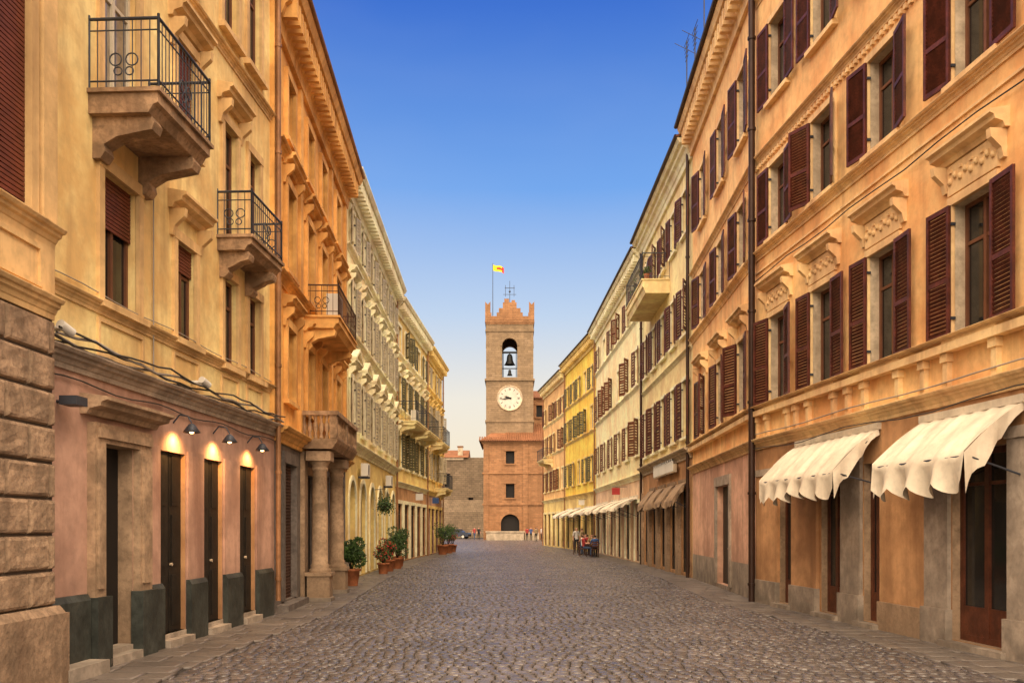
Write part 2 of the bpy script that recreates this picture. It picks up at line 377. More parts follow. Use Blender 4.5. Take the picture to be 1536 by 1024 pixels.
    def pipe(b,S,z0,z1,m,r=.06,w=.12):
        p=b.P('downpipe'); c=b.F.pt(b.u(S),w,0)
        p.cyl(c+Vector((0,0,z0)),c+Vector((0,0,z1)),r,r,m,12)
        z=z0+.4
        while z<z1: p.cyl(c+Vector((0,0,z)),c+Vector((0,0,z+.06)),r*1.3,r*1.3,m,12); z+=2.1

def awning(name,b,S0,S1,p,zw,zo,val,m='canvas',n=None):
    """sloping canvas with a loose scalloped valance and side curtains"""
    e=empty(name,b.F.pt((b.u(S0)+b.u(S1))/2,0,zw)); A=MB();F=b.F;u0=b.u(S0);u1=b.u(S1)
    n=n or max(3,int(round((u1-u0)/.62))); N=n*12
    ph=random.random()*6
    rows=[]
    for j in range(9):
        s=j/8; rows.append([F.pt(u0+(u1-u0)*i/N,.03+p*s,zw+(zo-zw)*s+.05*math.sin(s*math.pi)-.07*s*abs(math.sin(i/N*n*math.pi))+.014*math.sin(i*.9+ph+s*5)) for i in range(N+1)])
    drops=[val*(.7+.3*random.random()) for _ in range(n+1)]
    for j in range(1,8):
        s=j/7; r=[]
        for i in range(N+1):
            t=i/N*n; k=abs(math.sin(t*math.pi)); fr=t-int(t); a=min(int(t),n-1)
            dl=drops[a]*(1-fr)+drops[min(a+1,n)]*fr if t<n else drops[n]
            r.append(F.pt(u0+(u1-u0)*i/N,.03+p+s*(.07*math.sin(t*math.pi*2+1)+.06*math.sin(t*5.3+ph)),zo-.07*k*(1-s)-s*dl*(.68+.32*(k**.8))))
        rows.append(r)
    vs=[q for r in rows for q in r];fs=[]
    for j in range(len(rows)-1):
        for i in range(N): fs.append((j*(N+1)+i,j*(N+1)+i+1,(j+1)*(N+1)+i+1,(j+1)*(N+1)+i))
    A.raw(vs,fs,m,True)
    for uu in (u0,u1):
        g=12; R_=[]
        for q in range(6):
            f=q/5
            R_.append([F.pt(uu+.05*f*math.sin(i*1.1+ph),.03+p*i/g,(zw+(zo-zw)*i/g+.05*math.sin(i/g*math.pi))*(1-f)+f*((zw-.12)+(zo-val*.8-zw+.12)*i/g+.08*abs(math.sin(i*math.pi/4)))) for i in range(g+1)])
        A.raw([q for r in R_ for q in r],[(j*(g+1)+i,j*(g+1)+i+1,(j+1)*(g+1)+i+1,(j+1)*(g+1)+i) for j in range(5) for i in range(g)],m,True)
    A.obj('canvas',e)
    R=MB()
    for uu in (u0+.03,u1-.03): R.cyl(F.pt(uu,.02,zw-.95),F.pt(uu,p,zo-.03),.014,.014,'iron',6); R.cyl(F.pt(uu,.02,zw-.04),F.pt(uu,p,zo-.04),.014,.014,'iron',6)
    R.cyl(F.pt(u0,p+.005,zo-.05),F.pt(u1,p+.005,zo-.05),.016,.016,'iron',6)
    R.box(F,u0-.04,u1+.04,0,.07,zw-.02,zw+.09,m)
    R.obj('frame',e)
def ac_unit(b,S,w,z,s=1.0):
    A=MB(); F=b.F; u=b.u(S)
    A.box(F,u,u+.75*s,w,w+.3*s,z,z+.55*s,'white')
    for k in range(10): A.box(F,u+.05*s,u+.5*s,w+.3*s,w+.31*s,z+.05*s+k*.045*s,z+.07*s+k*.045*s,'cable_g')
    A.cyl(F.pt(u+.27*s,w+.3*s,z+.27*s),F.pt(u+.27*s,w+.305*s,z+.27*s),.2*s,.2*s,'black',16)
    for k in (.08,.6): A.box(F,u+k*s,u+(k+.06)*s,max(0,w-.1),w+.3*s,z-.07,z,'iron')
    A.obj('air_conditioner_unit')

# ============================================================ RIGHT SIDE
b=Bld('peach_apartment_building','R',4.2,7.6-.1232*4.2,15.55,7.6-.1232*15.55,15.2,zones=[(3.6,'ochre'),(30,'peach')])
cols=[5.6,7.45,9.3,11.15,12.87,14.5]
for i,S in enumerate(cols):
    uc=b.win(S,1.0,4.5,6.4,kind='glass',d=.2,sur=.10,sm='peach_lt',rev='stone_lt',sh='shut',lw=.56,hood='flat',hz=7.0,hw=1.6,slats=30)
    T=b.P('trim')
    T.box(b.F,uc-.6,uc+.6,.0,.05,6.55,6.98,'peach_lt')
    for k in range(9):
        x=uc-.52+k*.13; T.lathe(b.F.pt(x,.05,6.70+.06*(k%2)),[(.0,-.0),(.035,.0),(.045,.04),(.035,.08),(0,.10)],'peach_lt',8)
        T.box(b.F,x-.04,x+.02,.05,.075,6.86-.05*(k%2),6.9-.05*(k%2),'peach_lt')
    b.win(S,1.0,8.15,9.75,kind='glass',d=.2,sur=.10,sm='peach_lt',rev='stone_lt',sh='shut',lw=.56,slats=26)
    b.win(S,1.0,11.2,12.95,kind='glass',d=.2,sur=.10,sm='peach_lt',rev='stone_lt',sh='shut',lw=.56,slats=24)
b.band(4.28,4.40,.16,'peach_lt'); b.cornice(4.5,.22,.1,'peach_lt'); b.cornice(3.75,.2,.22,'peach_lt')
for S in cols:
    for dx in (-.62,.56,1.2): b.P('trim').box(b.F,b.u(S)+dx,b.u(S)+dx+.12,-.01,.08,3.76,4.27,'peach_lt'); b.P('trim').box(b.F,b.u(S)+dx-.03,b.u(S)+dx+.15,-.01,.11,4.15,4.275,'peach_lt')
b.cornice(8.05,.16,.16,'peach_lt'); b.band(7.6,7.64,.03,'peach_lt')
b.cornice(10.25,.14,.14,'peach_lt')
x=0
while x<b.L: b.P('trim').box(b.F,x,x+.08,0,.06,9.98,10.06,'peach_lt'); x+=.16
b.cornice(15.2,.52,.95,'peach_lt',dent=.35); b.cornice(13.9,.12,.12,'peach_lt')
for a,e,k in ((13.94,14.47,'shop'),(12.31,12.94,'shop'),(11.27,11.67,'shop'),(8.75,9.70,'shop'),(7.0,7.9,'shop')):
    b.win((a+e)/2,(e-a)*K,.12,2.85,kind=k,d=.16,sur=0,sill=0,fm='wood',rev='stone')
for a,e in ((13.02,13.92),(11.70,12.26),(9.72,10.18),(8.25,8.72),(14.5,15.4)):
    T=b.P('piers');c=b.u(a);f=b.u(e)
    T.box(b.F,c,f,-.01,.06,.55,2.9,'stone_gr' if e<12.5 else 'ochre'); T.box(b.F,c-.03,f+.03,-.01,.11,0,.55,'stone_gr'); T.box(b.F,c-.02,f+.02,-.01,.09,2.9,3.05,'stone_gr')
T=b.P('piers'); T.box(b.F,b.u(10.2),b.u(11.24),-.01,.07,0,.5,'stone')
for a,e in ((13.94,14.47),(12.31,12.94),(11.27,11.67),(8.75,9.70)): T.box(b.F,b.u(a)-.1,b.u(e)+.1,-.3,.18,0,.11,'stone_gr')
b.pipe(15.42,0,15,'pipe',.075,.16)
cb=b.P('cables')
cb.tube([b.F.pt(b.u(4.3+i*.7),.06,7.45+.03*math.sin(i*1.9)) for i in range(17)],.012,'cable')
cb.tube([b.F.pt(b.u(4.3+i*.7),.10,3.86+.02*math.sin(i*1.3)) for i in range(17)],.012,'cable_g')
cb.tube([b.F.pt(b.u(4.3+i*.7),.14,3.50+.05*math.sin(i*1.3)) for i in range(17)],.010,'cable')
b.P('gutter').cyl(b.F.pt(0,.57,15.24),b.F.pt(b.L,.57,15.24),.07,.07,'pipe',8)
b.build(over=.52); R1=b
awning('shop_awning',b,8.5,10.25,.80,3.36,2.70,.66)
awning('shop_awning',b,11.25,13.75,.80,3.42,2.70,.60)
# --- second part
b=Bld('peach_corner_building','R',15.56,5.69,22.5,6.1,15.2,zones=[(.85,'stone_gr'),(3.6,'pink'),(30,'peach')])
for S in (16.6,18.7,20.9):
    b.win(S,1.0,4.6,6.4,kind='glass',d=.16,sur=.1,sm='peach_lt',rev='stone_lt',sh='shut',lw=.6,hood='flat',hz=6.85,hw=1.7,slats=24)
    b.win(S,1.0,8.15,9.75,kind='glass',d=.16,sur=.1,sm='peach_lt',rev='stone_lt',sh='shut',lw=.6,slats=22)
    b.win(S,1.0,11.3,13.1,kind='glass',d=.16,sur=.1,sm='peach_lt',rev='stone_lt',sh='shut',lw=.6,slats=22)
b.win(18.5,1.9,.15,2.9,kind='door',d=.2,sur=.22,sm='stone_gr',sill=0,fm='wood_dk')
b.band(4.28,4.40,.16,'peach_lt'); b.cornice(4.5,.22,.1,'peach_lt'); b.cornice(3.75,.2,.22,'peach_lt'); b.cornice(8.05,.16,.16,'peach_lt'); b.cornice(10.25,.14,.14,'peach_lt')
b.cornice(15.2,.52,.95,'peach_lt',dent=.35)
b.P('gutter').cyl(b.F.pt(0,.57,15.24),b.F.pt(b.L,.57,15.24),.07,.07,'pipe',8)
for i in range(5):
    S=17+i*1.25; A=MB(); c=b.F.pt(b.u(S),.3,15.3); h=2+.5*(i%3)
    A.cyl(c,c+Vector((0,0,h)),.02,.02,'iron',5)
    for k in range(5): A.cyl(c+Vector((0,-.45+.05*k,h-.15*k)),c+Vector((0,.45-.05*k,h-.15*k)),.01,.01,'iron',4)
    A.cyl(c+Vector((-.4,0,h-.1)),c+Vector((.4,0,h-.5)),.01,.01,'iron',4)
    A.obj('tv_antenna')
b.build(over=.52)
# --- cream with shop front
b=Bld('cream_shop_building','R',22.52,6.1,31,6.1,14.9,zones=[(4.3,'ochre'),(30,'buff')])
for i in range(5):
    S=23.4+i*1.68
    for z0,z1 in ((4.9,6.9),(8.5,10.2),(12.0,13.5)):
        b.win(S,1.05,z0,z1,kind='glass',d=.14,sur=.1,sm='cream_tr',sh='shut',lw=.55,slats=16)
    b.win(S,1.5,.15,3.1,kind='shop',d=.1,sur=.0,sill=0,fm='wood_dk')
    b.P('piers').box(b.F,b.u(S+.62),b.u(S+.62)+.6,-.01,.12,0,3.3,'stone')
b.cornice(4.45,.3,.35,'stone_lt'); b.cornice(7.9,.12,.12,'cream_tr'); b.cornice(14.9,.52,.7,'cream_tr')
b.P('gutter').cyl(b.F.pt(0,.57,14.94),b.F.pt(b.L,.57,14.94),.07,.07,'pipe',8)
b.balcony(b.u(25.8),b.u(29.4),1.05,11.3,'buff',rh=1.0,th=.5,brackets=False,step=.16,rings=False)
b.pipe(22.7,0,15,'pipe',.06); b.pipe(30.9,0,14.5,'pipe',.06)
SB=MB(); SB.box(b.F,b.u(24.2),b.u(27.8),.12,.2,3.75,4.05,'stone_lt')
x=b.u(24.4)
while x<b.u(27.5):
    w=random.choice((.18,.24,.3)); SB.box(b.F,x,x+.05,.2,.25,3.8,4.25,'white'); SB.box(b.F,x,x+w,.2,.25,4.17,4.25,'white'); SB.box(b.F,x+w-.05,x+w,.2,.25,3.8,4.17,'white'); x+=w+.16
SB.obj('shop_sign')
for s in (23.0,24.7,26.4,28.1): awning('drape_awning',b,s,s+1.2,.55,3.35,2.7,.35,'canvas_b')
for i in range(5):
    c=b.F.pt(b.u(26+i*.6),.85,11.36); b.P('balcony_plants').lathe(c,[(.08,0),(.12,.25),(.1,.25),(0,.22)],'terra',8)
    for k in range(40):
        p=c+Vector((random.gauss(0,.09),random.gauss(0,.11),.3+abs(random.gauss(0,.14)))); q=Vector((random.gauss(0,1),random.gauss(0,1),random.gauss(0,1))).normalized()*.06; r=q.orthogonal().normalized()*.04
        b.P('balcony_plants').poly([p-q,p+r,p+q,p-r],'leaf')
b.build(over=.52)
def generic(name,side,S0,X0,S1,X1,H,n,rows,wall,ground,trim,sh,gz=4.0,gkind='shop',arch=False,hood=None,slats=12,ww=1.0,corn=.52,shg=None,gh=2.9,gw=1.6,roofz=None,sur=.12,fm='frame_w'):
    b=Bld(name,side,S0,X0,S1,X1,H,zones=[(gz,ground),(30,wall)])
    dS=(S1-S0)/n
    for i in range(n):
        S=S0+dS*(i+.5)
        for j,(z0,z1) in enumerate(rows):
            b.win(S,ww,z0,z1,kind=random.choice(('glass','glass','curtain')),d=.1,sur=sur,sm=trim,sh=None if random.random()<.12 else sh,lw=ww/2,slats=slats,hood=hood if j==0 else ('flat' if hood and j==1 else None),hz=z1+.3,ang=random.choice((4,8,30,10)),fm=fm)
        b.win(S,gw,.1,gh,kind=gkind,d=.12,sur=.15,sm=trim,sill=0,arch=arch,fm=random.choice(('wood','wood_dk')))
    b.cornice(gz+.15,.2,.25,trim); 
    for z0,_ in rows[1:]: b.cornice(z0-.12,.12,.14,trim)
    b.cornice(H,corn,.75,trim,dent=.5)
    if side=='R': b.P('gutter').cyl(b.F.pt(0,corn+.05,H+.04),b.F.pt(b.L,corn+.05,H+.04),.05,.05,'pipe',6)
    b.pipe(S1-.1,0,H-.5,'pipe_t',.05)
    return b
b=generic('rose_cream_building','R',31.02,6.1,44.5,5.6,14.7,6,((5.2,6.9),(8.6,10.3),(11.9,13.3)),'cream','rose','cream_tr','shut_br',gz=4.1)
for s in (32,34.3,37,40,42.2): awning('cafe_awning',b,s,s+1.7,1.1,3.2,2.7,.25)
b.build(over=.52)
b=generic('golden_yellow_building','R',44.52,5.6,53.5,4.3,14.6,5,((4.9,6.6),(8.4,10.0),(11.2,12.7)),'gold','butter','butter','shut_gn')
for s in (45.5,48.5,51): awning('cafe_awning',b,s,s+1.7,1.2,3.1,2.6,.25)
b.build(over=.52)
b=generic('apricot_building','R',53.52,4.3,62,2.95,14.3,5,((4.9,6.6),(8.2,9.8),(11,12.4)),'apri','butter','buff','shut_br')
b.balcony(b.u(58),b.u(60.5),.9,7.6,'buff',rings=False,step=.2)
b.build(over=.52)

# ============================================================ LEFT SIDE
b=Bld('rusticated_stone_palace','L',4.2,-5.05,7.22,-4.98,14,zones=[(4.05,'mortar'),(30,'yellow_tr')])
B=b.P('blocks');F=b.F
B.box(F,0,b.L+.12,-.3,.13,0,.82,'block'); 
B.pu(F,[(.0,.82),(.13,.82),(.06,.9),(.0,.9)],0,b.L+.05,'block')
z=.9;r=0
while z<3.95:
    h=.385;x=-.5+(.42 if r%2 else 0)
    while x<b.L:
        x1=min(x+.84,b.L+.012); x0=max(x,0)
        if x1-x0>.05:
            g=.014; n=8; dp=.040+.008*random.random(); bv=.04
            V=[];Fc=[]
            for j in range(n+1):
                for i in range(n+1):
                    ed=min(i,j,n-i,n-j); w_=0 if ed==0 else dp*.8 if ed==1 else dp+.004*random.gauss(0,1)
                    def pos(i,L_):
                        if i==0: return 0
                        if i==n: return L_
                        if i==1: return bv*.35
                        if i==n-1: return L_-bv*.35
                        return bv+(L_-2*bv)*(i-2)/(n-4)
                    V.append(F.pt(x0+g+pos(i,x1-x0-2*g),w_,z+g+pos(j,h-2*g)))
            for j in range(n):
                for i in range(n): Fc.append((j*(n+1)+i,j*(n+1)+i+1,(j+1)*(n+1)+i+1,(j+1)*(n+1)+i))
            B.raw(V,Fc,'block')
        x+=.84
    z+=h;r+=1
b.cornice(4.2,.15,.22,'yellow_tr'); b.band(4.2,4.75,.03,'yellow_tr'); b.panel(.6,b.L-.3,4.26,4.7,'yellow_tr',.05,.06); b.cornice(4.95,.17,.2,'yellow_tr')
b.win(6.2,1.85,4.96,8.6,kind='roller',d=.1,sur=.14,sm='yellow_tr',rz=0.0,hood='flat',fm='roller',sill=0)
b.P('trim').box(F,b.L-.3,b.L-.02,-.01,.07,4.96,13.2,'yellow_tr')
b.cornice(14,.7,.8,'yellow_tr')
b.build()
# --- yellow building
lx=lambda S:-5.69+.071*S
b=Bld('yellow_balcony_building','L',7.24,lx(7.24),13.3,lx(13.3),15.0,zones=[(3.6,'mauve'),(30,'yellow')])
F=b.F
b.win(8.62,.95,4.55,6.2,kind='roller',d=.15,sur=.13,sm='yellow_tr',rz=.6)
b.win(10.13,.72,4.55,6.0,kind='roller',d=.12,sur=.12,sm='yellow_tr',hood='flat',hz=6.4,rz=.75)
b.win(11.5,.66,4.5,6.0,kind='glass',d=.12,sur=.12,sm='yellow_tr'); b.win(12.4,.66,4.5,6.0,kind='glass',d=.12,sur=.12,sm='yellow_tr')
b.win(8.62,.95,7.1,9.1,kind='curtain',d=.12,sur=.13,sm='yellow_tr',sill=0,fm='frame_w')
b.win(10.13,.7,7.5,9.0,kind='roller',d=.12,sur=.12,sm='yellow_tr',hood='flat',hz=9.2,rz=.3)
b.win(11.5,.65,6.66,8.6,kind='glass',d=.12,sur=.12,sm='yellow_tr',sill=0,hood='flat',hz=8.9); b.win(12.4,.62,7.0,8.6,kind='glass',d=.12,sur=.12,sm='yellow_tr')
for S in (8.62,10.13,11.5,12.4): b.win(S,.7,10.2,12.1,kind='glass',d=.12,sur=.13,sm='yellow_tr',hood='flat')
b.balcony(b.u(8.05),b.u(9.25),.86,6.98,'stone_st',rh=.85,th=.24,bh=.5)
b.balcony(b.u(11.08),b.u(12.3),.58,6.55,'stone_st',rh=.72,th=.2,bh=.42)
b.cornice(4.52,.12,.14,'yellow_tr')
b.cornice(3.78,.2,.22,'stone_gr'); b.cornice(9.85,.12,.14,'yellow_tr')
for a,e in ((8.2,9.1),(9.8,10.5),(11.2,11.8),(12.1,12.75)): b.panel(b.u(a),b.u(e),3.86,4.34,'yellow_tr')
b.cornice(15,.6,.8,'yellow_tr',dent=.4)
b.P('trim').box(F,b.L-.28,b.L-.0,-.01,.09,3.8,14.6,'orange_tr')
b.win(8.56,.92,.1,2.78,kind='dark',d=.2,sur=.0,sill=0,rev='stone')
T=b.P('door_surround')
for a,e,w in ((8.03,8.23,.10),(8.90,9.16,.10)):
    T.box(F,b.u(a),b.u(e),-.01,w,.9,2.78,'stone'); T.box(F,b.u(a)+.06,b.u(e)-.06,w,w+.03,1.0,2.7,'stone')
    T.box(F,b.u(a)-.04,b.u(e)+.05,-.01,w+.06,0,.9,'plinth')
T.box(F,b.u(8.03),b.u(9.16),-.01,.10,2.78,3.02,'stone'); T.box(F,b.u(8.08),b.u(9.12),.10,.14,2.84,2.96,'stone')
b.hood(b.u(8.6),1.95,3.1,'stone',proj=.34,h=.2,brk=False)
ops=[(9.5,10.14),(10.66,11.25),(11.85,12.45)]
for a,e in ops: b.win((a+e)/2,(e-a)*K,.2,2.85,kind='door',d=.10,sur=0,sill=0,fm='wood_dk',rev='ochre')
for a,e in ((7.3,7.98),(9.22,9.48),(10.16,10.64),(11.27,11.83),(12.47,13.1)):
    T.box(F,b.u(a),b.u(e),-.01,.09,0,.88,'plinth'); T.pu(F,[(-.01,.88),(.09,.88),(.05,.95),(-.01,.95)],b.u(a),b.u(e),'plinth')
    if a>9: T.box(F,b.u(a)+.02,b.u(e)-.02,-.01,.03,.95,2.9,'mauve')
St=b.P('steps')
for a,e in ops+[(8.23,8.9)]: St.box(F,b.u(a)+.0,b.u(e)-.0,-.5,.16,.0,.13,'marble'); St.box(F,b.u(a),b.u(e),-.5,.02,.13,.2,'marble')
St.box(F,b.u(7.3),b.u(7.95),.09,.34,0,.18,'marble')
cb=b.P('cables')
for k in range(5):
    cb.tube([F.pt(b.u(7.3+i*.3),.10+.03*k,3.80+.03*k+.035*math.sin(i*.9+k*2)+.02*math.sin(i*2.3+k)) for i in range(21)],.014+.004*(k%2),('cable','cable_g')[k%2])
cb.tube([F.pt(b.u(7.3+i*.3),.03,4.62+.02*math.sin(i*.9)) for i in range(21)],.008,'cable_g')
cb.tube([F.pt(b.u(7.3+i*.3),.04,3.45+.03*math.sin(i*1.1)) for i in range(21)],.010,'cable')
cb.tube([F.pt(b.u(9.3),.03,3.9+i*.5) for i in range(8)],.009,'cable_g')
b.pipe(13.15,0.3,15,'pipe_t',.05,.15)
b.build(over=.6); L1=b
for i,S in enumerate((9.82,10.95,12.15)):
    L=MB(); c=F.pt(b.u(S),.0,3.28)
    L.tube([c,F.pt(b.u(S),.10,3.40),F.pt(b.u(S),.22,3.38),F.pt(b.u(S),.28,3.28)],.012,'iron',6)
    c2=F.pt(b.u(S),.28,3.14); L.lathe(c2,[(.02,.13),(.05,.11),(.13,.0),(.12,-.005),(.04,.10)],'iron',14)
    L.lathe(c2,[(0,-.02),(.03,-.01),(.035,.02),(.02,.06)],'bulb',10)
    o=L.obj('wall_lamp'); 
    ld=bpy.data.lights.new('bulb_light','SPOT'); ld.energy=50; ld.color=(1,.50,.16); ld.spot_size=math.radians(150); ld.spot_blend=.8; ld.shadow_soft_size=.04
    lo=bpy.data.objects.new('bulb_light',ld); lo.location=F.pt(b.u(S),.22,3.08); lo.parent=o
    lo.rotation_euler=(F.ey*.7+Vector((0,0,1))).to_track_quat('Z','Y').to_euler()
    scene.collection.objects.link(lo)
for S,z in ((7.4,3.95),(10.3,3.98)):
    C=MB(); C.cyl(F.pt(b.u(S),0,z),F.pt(b.u(S),.16,z),.03,.03,'white',8); C.cyl(F.pt(b.u(S)-.09,.2,z+.03),F.pt(b.u(S)+.1,.24,z-.03),.055,.05,'white',12); C.cyl(F.pt(b.u(S)+.1,.24,z-.03),F.pt(b.u(S)+.105,.241,z-.031),.035,.035,'black',10); C.obj('security_camera')
C=MB(); C.box(F,b.u(7.45),b.u(7.45)+.25,.1,.3,3.12,3.22,'iron'); C.cyl(F.pt(b.u(7.55),0,3.17),F.pt(b.u(7.55),.12,3.17),.02,.02,'iron'); C.obj('flood_light')
# --- orange building
b=Bld('orange_building','L',13.32,-4.76,21,-5.25,12.7,zones=[(3.6,'slate'),(30,'orange')]); F=b.F
for i,S in enumerate((14.45,16.2,17.7,19.6)):
    b.win(S,.85,4.45,6.0,kind='glass',d=.13,sur=.14,sm='orange_tr',hood='flat',sp=.08)
    b.win(S,.85,7.2,9.0,kind='glass',d=.13,sur=.14,sm='orange_tr',hood='flat',sp=.08)
    b.win(S,.8,10.0,11.3,kind='glass',d=.13,sur=.14,sm='orange_tr',sp=.08)
for S in (13.5,15.3,18.7,20.8): b.P('pilasters').box(F,b.u(S)-.12,b.u(S)+.16,-.01,.07,3.8,11.9,'orange_tr')
b.cornice(3.78,.3,.3,'orange_tr'); b.cornice(6.95,.2,.2,'orange_tr');b.cornice(9.6,.2,.2,'orange_tr')
b.cornice(12.7,.55,.95,'orange_tr',dent=.3)
b.P('gutter').cyl(F.pt(0,.58,12.74),F.pt(b.L,.58,12.74),.05,.05,'pipe_t',8)
b.balcony(b.u(15.8),b.u(18.2),.8,6.72,'orange_tr',im='iron_br',rh=.72,th=.25,step=.12)
ac_unit(b,16.1,.45,6.84)
B=b.P('stone_balcony'); u0,u1=b.u(15.3),b.u(18.0)
B.pu(F,[(-.01,3.55),(.75,3.55),(.85,3.7),(.88,3.78),(-.01,3.78)],u0,u1,'stone_st'); B.box(F,u0,u1,.7,.85,3.79,3.86,'stone_st'); B.box(F,u0-.03,u1+.03,.66,.89,4.32,4.42,'stone_st')
B.box(F,u0,u0+.14,-.01,.66,4.32,4.42,'stone_st')
n=16
for i in range(n+1):
    x=u0+.1+(u1-u0-.2)*i/n
    B.lathe(F.pt(x,.775,3.86),[(.05,0),(.03,.06),(.06,.16),(.055,.24),(.025,.36),(.05,.46)],'stone_st',8) if i%8 else B.box(F,x-.1,x+.1,.69,.86,3.86,4.32,'stone_st')
for i in range(5): B.lathe(F.pt(u0+.08,.1+.13*i,3.79),[(.05,0),(.03,.12),(.06,.22),(.055,.3),(.025,.42),(.05,.53)],'stone_st',8)
C=b.P('columns')
for S in (15.55,17.5):
    c=F.pt(b.u(S),.42,0); u_=b.u(S)
    C.box(F,u_-.26,u_+.26,.16,.68,.12,.62,'stone'); C.box(F,u_-.3,u_+.3,.12,.72,.62,.7,'stone'); C.box(F,u_-.3,u_+.3,.12,.72,0,.12,'stone_gr')
    C.lathe(c,[(.25,.7),(.26,.76),(.2,.8),(.22,.86),(.19,.9),(.185,2.0),(.165,3.05),(.19,3.07),(.19,3.12),(.17,3.15),(.25,3.28)],'stone',20)
    C.box(F,u_-.28,u_+.28,.14,.70,3.28,3.5,'stone')
    C.box(F,u_-.2,u_+.2,-.01,.1,0,3.5,'stone')
b.win(14.45,1.25,.2,3.1,kind='grille',d=.15,sur=.2,sm='slate',sill=0)
b.win(16.5,1.6,.15,3.0,kind='door',d=.2,sur=.15,sm='stone',sill=0,fm='wood_dk')
b.win(18.8,1.2,.15,3.0,kind='door',d=.12,sur=.1,sm='slate',sill=0,fm='c_jean'); b.win(20.2,1.0,.15,3.0,kind='shop',d=.12,sur=.1,sm='slate',sill=0,fm='wood_dk')
b.P('trim').box(F,b.u(13.5),b.u(15.2),-.01,.25,0,.16,'slate')
b.build(over=.45)
# --- cream with arches
b=Bld('white_pediment_building','L',21.02,-5.25,32,-5.6,13.1,zones=[(4.3,'butter'),(30,'cream')]);F=b.F
for i in range(6):
    S=22+i*1.82
    b.win(S,.95,4.95,6.6,kind='glass',d=.1,sur=.15,sm='cream_tr',hood='tri',hz=6.95,sh='shut_gy',lw=.42,slats=12,ang=12)
    b.win(S,.95,8.2,9.7,kind='glass',d=.1,sur=.15,sm='cream_tr',hood='flat',hz=9.95,sh='shut_gy',lw=.42,slats=12,ang=12)
    b.win(S,.9,10.9,12.1,kind='glass',d=.1,sur=.12,sm='cream_tr',sh='shut_gy',lw=.42,slats=10,ang=12)
    b.win(S,1.5,.1,3.3,kind='shop' if i%2 else 'dark',d=.18,sur=.16,sm='cream_tr',arch=True,sill=0,fm='wood_dk')
    b.panel(b.u(S)-.45,b.u(S)+.45,7.45,7.95,'cream_tr')
b.cornice(4.5,.28,.3,'cream_tr');b.cornice(8.05,.16,.18,'cream_tr');b.cornice(10.75,.14,.14,'cream_tr');b.cornice(13.1,.55,.8,'cream_tr',dent=.4)
b.band(0,.7,.06,'stone_gr',0,.6)
b.pipe(31.8,0,12.5,'pipe_t',.05); ac_unit(b,22.9,.12,3.5,.8); ac_unit(b,28.3,.12,3.5,.8); b.build(over=.40)
b=generic('amber_balcony_building','L',32.02,-5.6,40,-5.15,12.8,5,((4.7,6.4),(7.6,9.2),(10.3,11.6)),'amber','ochre','cream_tr','shut_gn',gz=3.8,hood='flat')
b.balcony(b.u(32.6),b.u(35.4),.9,6.9,'buff',rings=False,step=.16); b.balcony(b.u(36),b.u(39),.9,6.9,'buff',rings=False,step=.16)
ac_unit(b,33.2,.5,7.02); b.build(over=.38)
b=generic('buff_balcony_building','L',40.02,-5.15,46,-4.85,12.6,4,((4.7,6.4),(7.6,9.2),(10.3,11.6)),'amber','mauve','butter','shut_gy',gz=3.8,hood='flat')
b.balcony(b.u(41),b.u(43.5),.9,6.9,'buff',rings=False,step=.18); b.balcony(b.u(43),b.u(45.5),.8,4.2,'buff',rings=False,step=.18)
b.build(over=.38)

